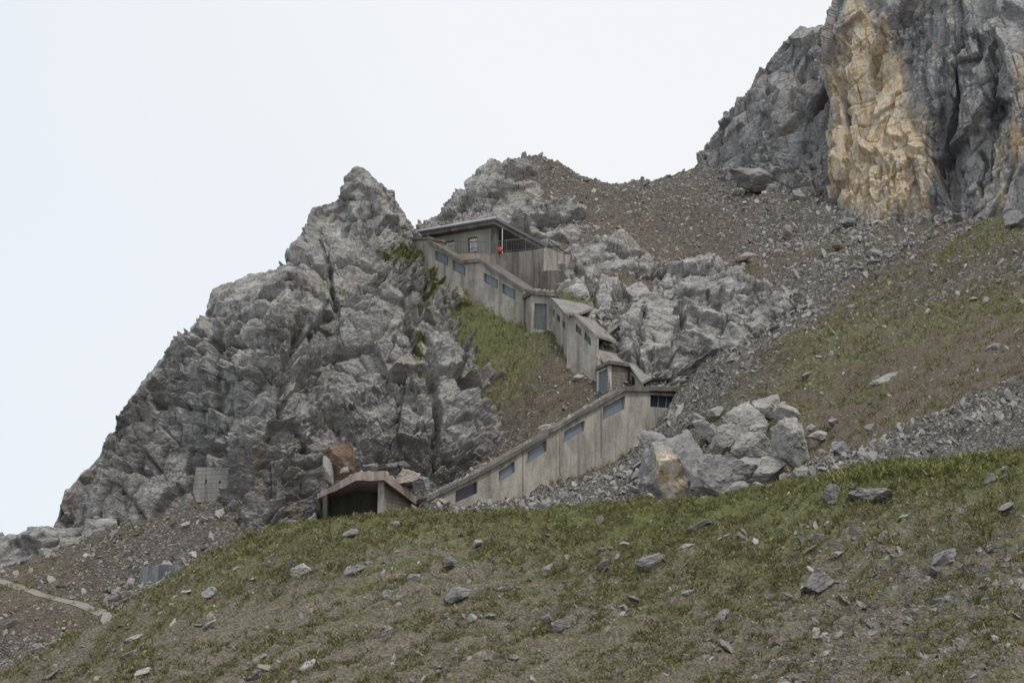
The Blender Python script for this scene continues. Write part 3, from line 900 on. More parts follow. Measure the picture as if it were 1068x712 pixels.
# ---- the hut on top
hut = thing('mountain_hut', W(505, 264, 168), 'flat roofed concrete hut with barred windows high on the ridge above the stairway', 'hut')
c0 = W(516.5, 228, 164)
dl = np.array([-.848, .53, 0]); dr = np.array([.53, .848, 0])
def hp(l, r, z):
    return c0 + dl * l + dr * r + np.array([0, 0, z])
LL, LR, DROP = 11.6, 9.0, -.55
bm = bmesh.new()
def roofz(r): return DROP * r / LR
top = [hp(0, 0, .18), hp(LL, 0, .18), hp(LL, LR, .18 + DROP), hp(0, LR, .18 + DROP)]
add_prism(bm, [p - np.array([0, 0, .26]) for p in top], (0, 0, .26))
roof = bm_obj('roof', bm, M['metal_roof'], hut)
bm = bmesh.new()
add_prism(bm, [hp(-.10, -.10, .02), hp(LL, -.10, .02), hp(LL, -.10, .16), hp(-.10, -.10, .16)], -dr * -.095)
bm_obj('gutter', bm, M['gutter'], roof)
bm = bmesh.new()                                    # boarded eaves under the sheet roof
add_prism(bm, [hp(.15, .15, -.42), hp(LL - .1, .15, -.42), hp(LL - .1, LR - .15, -.42 + DROP), hp(.15, LR - .15, -.42 + DROP)], (0, 0, .33))
bm_obj('eaves', bm, M['concrete_dark'], roof)
pw = Plane((519.5, 228, 164), (420, 242, 169.8))
pw.a = hp(0, 1.0, 0); 
H = 2.95
def wl(l, z): return hp(l, 1.0, z)
def wrect(l0, l1, z0, z1): return [wl(l0, z0), wl(l1, z0), wl(l1, z1), wl(l0, z1)]
holes = [wrect(2.55, 3.55, -2.45, -1.05), wrect(5.0, 6.1, -2.45, -1.05)]
bm = bmesh.new()
add_solid(bm, wrect(1.05, LL - .3, -H - .6, -.42), dr * .3, holes)
bm_obj('wall', bm, M['render'], hut)
bm = bmesh.new()
add_prism(bm, [hp(2.4, 1.31, -H - .6), hp(2.4, LR - .6, -H - .6), hp(2.4, LR - .6, -.45 + DROP), hp(2.4, 1.31, -.45)], dl * .25)
bm_obj('side_wall', bm, M['timber'], hut)
bm = bmesh.new()
add_prism(bm, [hp(.55, .9, -H - .4), hp(1.02, .9, -H - .4), hp(1.02, 1.4, -H - .4), hp(.55, 1.4, -H - .4)], (0, 0, H - .03))
bm_obj('pillar', bm, M['concrete_dark'], hut, 'rough stone corner pillar')
bm = bmesh.new()
add_bar(bm, hp(.2, 1.5, -.42), hp(.2, 1.5, -H - .2), .05, 6)
bm_obj('drainpipe', bm, M['gutter'], hut)
for (l0, l1) in ((2.55, 3.55), (5.0, 6.1)):
    bm = bmesh.new()
    o_ = [p + dr * .10 for p in wrect(l0 + .003, l1 - .003, -2.447, -1.053)]
    i_ = [p + dr * .10 for p in wrect(l0 + .09, l1 - .09, -2.36, -1.14)]
    add_solid(bm, o_, dr * .08, [i_])
    w = bm_obj('window', bm, M['frame_dark'], hut)
    bm = bmesh.new()
    add_prism(bm, [p + dr * .14 for p in wrect(l0 + .07, l1 - .07, -2.38, -1.12)], dr * .02)
    bm_obj('pane', bm, M['white_paint'], w)
    bm = bmesh.new()
    for k_ in range(1, 5):
        f = l0 + (l1 - l0) * k_ / 5
        add_bar(bm, wl(f, -2.40) + dr * .05, wl(f, -1.1) + dr * .05, .016)
    for z in (-2.05, -1.45):
        add_bar(bm, wl(l0 + .03, z) + dr * .05, wl(l1 - .03, z) + dr * .05, .022)
    bm_obj('grille', bm, M['frame_dark'], w)

# ---- terrace in front of the hut
pt = Plane((508, 266, 163.0), (569.5, 259, 165.8))
ter = thing('retaining_wall', pt.at(540, 300), 'tall stained concrete terrace wall below the hut railing', 'wall')
bm = bmesh.new()
add_solid(bm, [pt.at(508, 310), pt.at(569.5, 318), pt.at(569.5, 258.5), pt.at(548, 261.5), pt.at(530, 263), pt.at(508, 266)], -pt.n * .6)
bm_obj('wall', bm, M['concrete_dark'], ter)
bm = bmesh.new()
q = [pt.at(567, 315), pt.at(567, 258.4)]
e = np.array([.55, .83, 0])
add_prism(bm, [q[0] + pt.n * .01, q[1] + pt.n * .01, q[1] + pt.n * .01 + e * 4.0, q[0] + pt.n * .01 + e * 4.0], np.array([.25, -.05, 0]))
bm_obj('return_wall', bm, M['concrete'], ter)
bm = bmesh.new()
a_, b_ = pt.at(508.3, 266.2, -.61), pt.at(569, 259, -.61)
a_[2] -= .12; b_[2] -= .12
zt = min(a_[2], b_[2])
add_prism(bm, [a_, b_, b_ + np.array([1.5, 7, 0]), a_ + np.array([-6, 7, 0])], (0, 0, -.25))
bm_obj('deck', bm, M['concrete'], ter)
# lower mossy side wall to the right
ps = Plane((570.5, 284, 165), (590, 286, 168))
lw = thing('retaining_wall', ps.at(580, 306), 'short mossy concrete wall at the right end of the hut terrace', 'wall')
solid('wall', ps, [(570.5, 312), (590, 312), (590, 286), (583, 282), (570.5, 282)], 1.2, M['concrete_dark'], lw)
bm = bmesh.new()
for i in range(26):
    c = ps.at(random.uniform(571, 589), 284, random.uniform(-1, -.1)) 
    bmesh.ops.create_icosphere(bm, subdivisions=1, radius=random.uniform(.12, .26), matrix=__import__('mathutils').Matrix.Translation(Vector(c)))
for v in bm.verts: v.co += Vector((random.uniform(-.06, .06), random.uniform(-.06, .06), random.uniform(-.05, .05)))
M['moss'] = plain('moss', (.10, .105, .035), .95, 0, .5, .1)
bm_obj('moss', bm, M['moss'], lw)
# pinkish parapet left of the terrace wall
pp = Plane((472, 264, 165.2), (509, 264.8, 162.9))
par = thing('parapet', pp.at(490, 270), 'low pinkish concrete parapet between the hut and the stairway roof', 'parapet')
solid('wall', pp, [(468, 290), (509, 290), (509, 265.5), (503, 264.5), (472, 264.5)], .5, M['concrete_pink'], par)

# ---- railing
rail = thing('railing', pt.at(540, 262), 'thin grey metal railing along the edge of the hut terrace', 'railing')
pr2 = Plane((474, 264.3, 165), (510, 265.5, 162.8))
seg = [[pr2.at(474, 264.4, -.2), pr2.at(509, 265.3, -.2)], [pt.at(512, 265.6, -.15), pt.at(528, 263.2, -.15), pt.at(548, 261.6, -.15), pt.at(569, 258.8, -.15)]]
bmt, bmb = bmesh.new(), bmesh.new()
hh = np.array([0, 0, 1.12])
for s_ in seg:
    for a, b in zip(s_[:-1], s_[1:]):
        add_bar(bmt, a + hh, b + hh, .035)
        add_bar(bmt, a + hh * .12, b + hh * .12, .025)
        n = max(2, int(np.linalg.norm(b - a) / .17))
        for i in range(n):
            p = a + (b - a) * i / n
            add_bar(bmb, p + hh * .12, p + hh, .022, 3)
    for p in s_:
        bmp = bmesh.new()
        add_bar(bmp, p, p + hh * 1.03, .035)
        bm_obj('post', bmp, M['steel'], rail)
bm_obj('top_rail', bmt, M['steel'], rail)
bm_obj('bars', bmb, M['steel'], rail)
# handrail of the steps at the far right of the terrace
hr = thing('handrail', W(580, 262, 168), 'dark handrail slanting down from the right end of the hut terrace', 'handrail')
bm = bmesh.new()
A_, B_ = W(572, 250, 166.5), W(589, 263.5, 168)
add_bar(bm, A_, B_, .045)
bm_obj('rail', bm, M['frame_dark'], hr)
for f in (.02, .5, .98):
    bm = bmesh.new()
    p = A_ + (B_ - A_) * f
    add_bar(bm, p, p - np.array([0, 0, 1.2]), .035)
    bm_obj('post', bm, M['frame_dark'], hr)
# red bundle hung on the railing
bm = bmesh.new()
bmesh.ops.create_icosphere(bm, subdivisions=3, radius=.25)
for v in bm.verts:
    v.co = Vector((v.co.x * 1.0, v.co.y * .62, v.co.z * .95 - .12 * (v.co.x > 0)))
    v.co += Vector((0, 0, .05 * math.sin(v.co.x * 14)))
o = bm_obj('bundle', bm, M['red'], None)
o.location = pt.at(521.5, 259.6, .12)
tag(o, 'small red cloth bundle hung on the hut terrace railing', 'bundle')

# ---- upper covered stairway
pu = Plane((447, 262, 164.6), (542, 310, 158.6))
up_ = thing('covered_stairway', pu.at(495, 305), 'upper concrete stairway gallery with four blue grey windows under the hut', 'stairway')
wins = [[(453.7, 260.6), (467, 267.4), (467, 277.2), (453.7, 270.6)], [(472, 270.8), (485.2, 278.9), (485.2, 288.2), (472, 281)], [(504.5, 284.3), (519, 291.8), (519, 301.5), (504.5, 294)], [(523.6, 295.5), (536.7, 302.6), (536.7, 313), (523.6, 305.4)]]
wins = [[w_[0], w_[1], w_[2], w_[3]] for w_ in wins]
topl = [(447, 253), (484, 275.5), (501, 273.5), (546, 304)]
solid('wall', pu, [(447, 284), (470, 302), (505, 325), (546, 350)] + topl[::-1], .35, M['concrete'], up_, holes=wins)
for w_ in wins:
    window(pu, w_, up_, M['glass'], M['frame_dark'], .22)
coping('roof', pu, topl, 2.6, .30, .22, M['cap'], up_)
pv = Plane((428, 250, 166.5), (447.4, 250.2, 164.6))
solid('head_wall', pv, [(428, 276), (447.6, 290), (447.6, 250.0), (428, 251.5)], 1.5, M['concrete'], up_)
coping('roof', pv, [(428, 250.8), (449, 249.6)], 1.8, .22, .15, M['cap'], up_)

# ---- door house halfway
pd = Plane((554, 330, 157.0), (574, 331, 156.6))
pdl = Plane((544, 330, 159.4), (554, 330, 157.0))
dh = thing('stair_house', pd.at(562, 347), 'small concrete stair house with a grey metal door at the bend below the upper gallery', 'stair house')
door = [(557.6, 316), (570.6, 317), (570, 344.5), (556.4, 343)]
solid('wall', pd, [(553.5, 372), (575.5, 376), (575.5, 309), (553.5, 307.5)], .3, M['concrete'], dh, holes=[door])
solid('side_wall', pdl, [(544.2, 368), (553.4, 372), (553.4, 307.6), (544.2, 313)], .3, M['concrete'], dh)
bm = bmesh.new()
add_prism(bm, [pd.at(u, v, -.14) for u, v in door], -pd.n * .06)
d_ = bm_obj('door', bm, M['door_grey'], dh)
bm = bmesh.new()
hx = pd.at(568.6, 331, -.08)
add_bar(bm, hx, hx + np.array([0, 0, .22]), .03)
bm_obj('handle', bm, M['steel'], d_)
A_, B_, C_ = pdl.at(543.4, 313, .25), pd.at(552.8, 306.6, .35), pd.at(577, 309, .35)
bm = bmesh.new()
add_prism(bm, [A_, B_, C_, C_ + np.array([1.2, 4, .2]), A_ + np.array([.6, 4, .6])], (0, 0, .34))
bmesh.ops.subdivide_edges(bm, edges=bm.edges[:], cuts=3, use_grid_fill=True)
for v in bm.verts: v.co += Vector((random.uniform(-.03, .03), random.uniform(-.03, .03), random.uniform(-.04, .04)))
bm_obj('roof', bm, M['cap'], dh)

# ---- middle gallery going down towards the viewer
pm = Plane((575, 330, 156.6), (592, 345, 151.5))
mg = thing('covered_stairway', pm.at(583, 360), 'steep concrete gallery with three tiny windows, right of the grey metal door', 'stairway')
w3 = [[(576.2, 321), (578.9, 323.5), (578.4, 331.3), (576.0, 329)], [(580.4, 326.5), (584.4, 330), (584.2, 337), (580.2, 334)], [(586.2, 332.5), (589.8, 336), (589.8, 343.8), (586, 341)]]
solid('wall', pm, [(575.2, 385), (580, 395), (592.5, 405), (592.5, 332.8), (575.2, 313.2)], .3, M['concrete'], mg, holes=w3)
for w_ in w3:
    window(pm, w_, mg, M['glass_dark'], M['frame_pale'], .1, fw=.05)
bm = bmesh.new()
add_prism(bm, [pm.at(574.6, 312.6, .12), pm.at(592.8, 332.2, .12), W(618, 324, 156.5), W(612, 319.5, 158.5)], (0, 0, .2))
bmesh.ops.subdivide_edges(bm, edges=bm.edges[:], cuts=4, use_grid_fill=True)
for v in bm.verts: v.co.z += random.uniform(-.025, .025)
bm_obj('roof', bm, M['roof_pale'], mg)
pk = Plane((591, 350, 151.3), (622.5, 360, 149.6))
kg = thing('covered_stairway', pk.at(605, 368), 'concrete gallery block with two dark green windows below the tiny windowed one', 'stairway')
w2 = [[(600.6, 336.8), (607.6, 343), (607, 352), (600.3, 346.4)], [(609.8, 345), (617.2, 352.6), (616.6, 361.8), (609.4, 354.6)]]
solid('wall', pk, [(590.5, 400), (605, 412), (621, 420), (622.5, 352), (601, 331), (592.5, 328.5)], .3, M['concrete'], kg, holes=w2)
M['glass_green'] = plain('dark green pane', (.035, .055, .05), .25, 0, .2, .5)
for w_ in w2:
    window(pk, w_, kg, M['glass_green'], M['frame_pale'], .1, bars=0, fw=.06)
coping('roof', pk, [(591.8, 328.6), (600, 330), (623, 352)], 2.8, .22, .2, M['roof_pale'], kg)
# lone tilted slab edge right of it
bm = bmesh.new()
add_prism(bm, [W(624, 351, 150.4), W(654.5, 330.5, 156), W(655.5, 333.5, 156), W(625, 355.5, 150.4)], (1.0, 3.2, .9))
bmesh.ops.subdivide_edges(bm, edges=bm.edges[:], cuts=4, use_grid_fill=True)
for v in bm.verts: v.co += Vector((random.uniform(-.05, .05), random.uniform(-.05, .05), random.uniform(-.05, .05)))
o = bm_obj('broken_slab', bm, M['roof_pale'], None)
tag(o, 'long pale broken concrete slab edge tilted over the rubble right of the middle gallery', 'slab')

# ---- lower stair house with the tall window
pa = Plane((613, 390, 150.6), (623, 392, 149.6))
ls = thing('stair_house', pa.at(622, 415), 'stair house with a tall white framed window beside the lower gallery', 'stair house')
solid('wall', pa, [(612.8, 430), (623.2, 436), (623.2, 373), (621, 366), (612.8, 374)], 1.2, M['concrete'], ls)
pb = Plane((622.6, 400, 149.0), (635.2, 396, 147.8))
tall = [(624.0, 389), (633.6, 384), (632.8, 413), (623.6, 419)]
solid('front_wall', pb, [(622.4, 440), (635.2, 440), (635.2, 380.6), (622.4, 386.6)], .25, M['frame_pale'], ls, holes=[tall])
window(pb, tall, ls, M['glass'], M['frame_dark'], .12, fw=.06)
pc = Plane((635.4, 396, 147.8), (656, 398, 149.4))
solid('side_wall', pc, [(635.4, 430), (656, 430), (656, 384), (635.4, 380.6)], .3, M['concrete_board'], ls)
bm = bmesh.new()
add_prism(bm, [pb.at(621.4, 386, .3), pb.at(635.6, 379.2, .35), pc.at(656.6, 382.4, .25), pc.at(656.6, 382.4, -2.0), pb.at(621.4, 386, -2.2)], (0, 0, .28))
bm_obj('roof', bm, M['cap'], ls)
bm = bmesh.new()
add_prism(bm, [W(621, 366.5, 149.9), W(631, 381, 149.6), W(656, 381, 150.6), W(655.5, 374, 152.6), W(623, 364, 152.6)], (0, 0, .18))
bm_obj('slab', bm, M['roof_pale'], ls)
bm = bmesh.new()
add_bar(bm, W(623, 362.8, 151.8), W(656, 371.6, 152.4), .17)
bm_obj('fascia', bm, M['rust'], ls)
# sloping pale segment between it and the lower gallery
pe = Plane((655.5, 392, 149.8), (668, 404, 147.0))
sg = thing('covered_stairway', pe.at(660, 400), 'short pale roofed gallery half buried in scree above the lower gallery', 'stairway')
wv = [(657.4, 388.6), (662.4, 394.2), (662.6, 402), (657.2, 402)]
solid('wall', pe, [(655.5, 425), (668, 425), (668, 400.4), (655.5, 384.5)], .25, M['concrete'], sg, holes=[wv])
window(pe, wv, sg, M['glass_dark'], M['frame_pale'], .1, fw=.06)
bm = bmesh.new()
add_prism(bm, [pe.at(655, 380.4, .15), pe.at(669, 401, .15), W(688, 392, 151.0), W(677, 383, 153.4)], (0, 0, .2))
bmesh.ops.subdivide_edges(bm, edges=bm.edges[:], cuts=3, use_grid_fill=True)
bm_obj('roof', bm, M['roof_pale'], sg)

# ---- lower gallery
pg = Plane((444, 529, 136.5), (674, 440, 144.5))
lg = thing('covered_stairway', pg.at(560, 510), 'long lower concrete gallery climbing right with five slanted blue grey windows', 'stairway')
W5 = [[(475.4, 511.6), (498, 501.8), (498, 514), (475, 524)], [(520.6, 491.5), (536.7, 480.4), (536.7, 492.5), (520.4, 503)], [(550.6, 471.0), (569.9, 458.6), (569.9, 470.4), (550, 483.5)], [(588.7, 449.6), (609.8, 438), (609.2, 448.8), (588, 462)], [(629.4, 424.3), (652, 412.3), (651.2, 426.5), (628.6, 438)]]
tl = [(444, 523), (506, 492.5), (569.5, 455.5), (571.5, 451.5), (578, 449.5), (650, 407.6)]
solid('wall', pg, [(443, 545), (500, 534), (585, 510), (640, 486), (674, 470), (676.5, 408.5)] + tl[::-1], .4, M['concrete'], lg, holes=W5)
for i, w_ in enumerate(W5):
    window(pg, w_, lg, M['glass_dark'] if i == 0 else M['glass'], M['frame_dark'], .28, fw=.05)
coping('roof', pg, tl, 2.4, .30, .28, M['cap'], lg)
coping('roof', pg, [(649, 408.0), (676.8, 408.6)], 3.2, .34, .28, M['cap'], lg)
ph = Plane((676.4, 420, 144.6), (707.5, 421, 147.4))
ew = [(678, 411.6), (704.6, 413.2), (703.4, 426.4), (677.4, 424.3)]
solid('end_wall', ph, [(672, 470), (690, 462), (707.5, 445), (707.5, 409.0), (676.4, 408.6)], .4, M['concrete'], lg, holes=[ew])
window(ph, ew, lg, M['glass_dark'], M['frame_pale'], .18, bars=2, fw=.06)
coping('roof', ph, [(674.5, 407.8), (709.5, 408.6)], 3.2, .36, .30, M['cap'], lg)
bm = bmesh.new()
add_prism(bm, [W(710.5, 436, 147.2), W(716, 436, 147.4), W(716, 403.5, 147.4), W(710.5, 404, 147.2)], (.1, 2.4, 0))
bm_obj('buttress', bm, M['concrete'], lg)
# buttress ribs on the gallery wall
for (u0, v0, v1) in ((545.3, 471, 520), (627, 428, 478), (584, 452, 497)):
    solid('rib', pg, [(u0 - .5, v1), (u0 + .5, v1), (u0 + .5, v0), (u0 - .5, v0)], .03, M['concrete_dark'], lg, off=.012)

# ---- portal at the foot
po = thing('portal_shelter', W(385, 540, 136), 'angular reddish edged concrete portal shelter at the foot of the stairway', 'shelter')
Af, Bf, Cf, Df = W(331, 515, 138.0), W(371.8, 492.2, 134.0), W(400.6, 490.8, 133.6), W(438, 522, 138.5)
bk_ = np.array([0, 7.5, -.2])
bm = bmesh.new()
add_prism(bm, [Af - [0, 0, .36], Bf - [0, 0, .60], Bf, Af], bk_)
add_prism(bm, [Bf - [0, 0, .60], Cf - [0, 0, .66], Cf, Bf], bk_)
bmesh.ops.remove_doubles(bm, verts=bm.verts, dist=.001)
add_prism(bm, [Cf - [0, 0, .66] + [.002, 0, 0], Df - [0, 0, .48], Df, Cf + [.002, 0, 0]], bk_)
bmesh.ops.subdivide_edges(bm, edges=[e for e in bm.edges if e.calc_length() > .9], cuts=3, use_grid_fill=True)
for v in bm.verts: v.co += Vector((random.uniform(-.02, .02), random.uniform(-.02, .02), random.uniform(-.03, .03)))
bm_obj('roof', bm, M['concrete_pink'], po)
pq = Plane((394, 520, 134.6), (400.3, 520, 134.5))
solid('pillar', pq, [(393.2, 550), (399.6, 550), (400.2, 500.2), (394.6, 500.2)], .5, M['concrete'], po)
pr = Plane((400.4, 520, 134.7), (437, 522, 138.9))
solid('side_wall', pr, [(400.4, 550), (438, 550), (437.5, 528.4), (400.4, 500.6)], .35, M['concrete_board'], po, off=-.12)
pi = Plane((340, 530, 138.8), (396, 530, 139.2))
M['interior'] = concrete('shade darkened concrete', (.10, .098, .08), (.05, .048, .04))  # olive concrete with the portal's inner shade put into its colour
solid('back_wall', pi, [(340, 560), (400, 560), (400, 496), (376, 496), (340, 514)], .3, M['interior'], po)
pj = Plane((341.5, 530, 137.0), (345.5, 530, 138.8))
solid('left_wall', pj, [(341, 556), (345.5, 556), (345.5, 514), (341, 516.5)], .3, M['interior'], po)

# ---- concrete plug in the crag and the small wall below it
pc_ = Plane((201, 500, 147.3), (243, 500, 145.8))
bk = thing('bunker_wall', pc_.at(222, 520), 'pale board marked concrete plug with two small openings set into the crag foot', 'wall')
sl = [[(214, 500.2), (216, 500.2), (215.6, 503), (214, 507)], [(228.2, 501), (230.6, 501), (230.0, 504), (228.4, 505)]]
M['concrete_grid'] = concrete('shuttered concrete', (.27, .26, .24), (.13, .124, .114), boards=.9, bs=.25)
solid('wall', pc_, [(201, 512), (204.5, 487), (241, 487.5), (240.5, 512), (237, 524), (231, 529), (205, 523)], 4.0, M['concrete_grid'], bk, holes=sl)
solid('shade_backing', pc_, [(212, 498), (232, 498), (232, 510), (212, 510)], .05, M['frame_dark'], bk, off=-.5)  # dark sheet added behind both openings, coloured as the shade inside
pw_ = Plane((146, 596, 137.0), (188, 596, 135.5))
sw = thing('retaining_wall', pw_.at(166, 606), 'small grey retaining wall with dark vertical streaks on the lower left slope', 'wall')
M['streaked'] = concrete('streaked masonry', (.22, .22, .225), (.06, .06, .065))
bm = bmesh.new()
add_solid(bm, [pw_.at(146, 612), pw_.at(180, 615), pw_.at(190, 606), pw_.at(190, 589.5), pw_.at(172, 588), pw_.at(149, 591), pw_.at(146, 595)], -pw_.n * 1.4)
bm_obj('wall', bm, M['streaked'], sw)
# ------------------------------------------------------------------ stones, one by one
_ICO = {}
def ico(sub):
    if sub not in _ICO:
        bm = bmesh.new()
        bmesh.ops.create_icosphere(bm, subdivisions=sub, radius=1)
        bm.verts.ensure_lookup_table()
        _ICO[sub] = (np.array([v.co[:] for v in bm.verts], np.float32), np.array([[v.index for v in f.verts] for f in bm.faces], np.int32))
        bm.free()
    return _ICO[sub]

def rock_shape(rng, sub, cuts=9, rough=.05):
    v, f = ico(sub)
    v = v.copy()
    for _ in range(cuts):
        n = rng.normal(size=3)
        n /= np.linalg.norm(n)
        d = rng.uniform(.38, .66)
        t = v @ n - d
        v = v - np.where(t > 0, t, 0)[:, None] * n
    v = v / np.abs(v).max(0)
    if rough:
        o = rng.uniform(0, 100, 3).astype(np.float32)
        fv, _ = facet((v * 2.1 + o).astype(np.float32), int(o[0]))
        v = v * (1 + fv[:, None] * rough * 1.3 + fbm((v * 4 + o).astype(np.float32), 3)[:, None] * rough * .7)
    return v.astype(np.float32), f

M['stone_grey'] = rock_material('grey stone', (.12, .118, .116), (.235, .23, .225), (.40, .39, .375), warm_amt=.25, sc=2.2, streak=(.8, .8, 1.3))
M['stone_pale'] = rock_material('pale stone', (.22, .21, .195), (.36, .345, .32), (.50, .48, .45), warm_amt=.2, sc=2.2, streak=(.8, .8, 1.3))
M['stone_dark'] = rock_material('dark stone', (.06, .058, .056), (.125, .12, .115), (.22, .21, .20), warm_amt=.3, sc=2.2, streak=(.8, .8, 1.3))
M['stone_pink'] = rock_material('pinkish stone', (.24, .19, .165), (.36, .30, .265), (.46, .40, .36), warm_amt=.4, sc=2.2, streak=(.8, .8, 1.3))
M['stone_rust'] = rock_material('rusty stone', (.055, .034, .022), (.13, .078, .047), (.26, .19, .14), warm_amt=.5, sc=2.2, streak=(.8, .8, 1.3))

def stone(u, v, w, h, tilt, tone, label, hitf, depth=None, sink=.25, sub=4, seed=None, cuts=9, name='stone', cat='stone', toward=0.0, group=None, layers=None):
    """w, h: apparent width and height in photograph pixels; tilt in degrees"""
    rng = np.random.default_rng(seed if seed is not None else int(u * 7 + v * 13))
    c = hitf(u, v + h * .42)
    s = np.linalg.norm(c - CAM) / FPX
    vv, f = rock_shape(rng, sub, cuts)
    if sub >= 5 or w > 20:
        jv, je = joints((vv * max(1.2, w / 24) + rng.uniform(0, 50, 3)).astype(np.float32), 1.0, int(u), 1.1)
        vv = vv * (1 + jv * .05 - .04 * np.exp(-(je / .05) ** 2))[:, None]
        vv = vv * (1 + .014 * fbm((vv * 7 + u).astype(np.float32), 3))[:, None]
    a = rng.uniform(0, 6.28)
    R0 = np.array([[math.cos(a), -math.sin(a), 0], [math.sin(a), math.cos(a), 0], [0, 0, 1]])
    vv = vv @ R0
    vv = vv / np.abs(vv).max(0)
    dep = depth if depth else min(w, 2.2 * h) * .8
    vv = vv * np.array([w, dep, h]) * .5 * s * 1.06
    t = math.radians(tilt)
    R = np.array([[math.cos(t), 0, -math.sin(t)], [0, 1, 0], [math.sin(t), 0, math.cos(t)]])
    vv = vv @ R.T
    me = mesh_np(name, vv, f, {k_: np.zeros(len(vv)) for k_ in ('ochre', 'drip', 'moss')})
    o = put(name, me, M['stone_' + tone], None, label, cat, group)
    o.location = W(u, v, c[1] - toward + dep * s * .05)
    return o

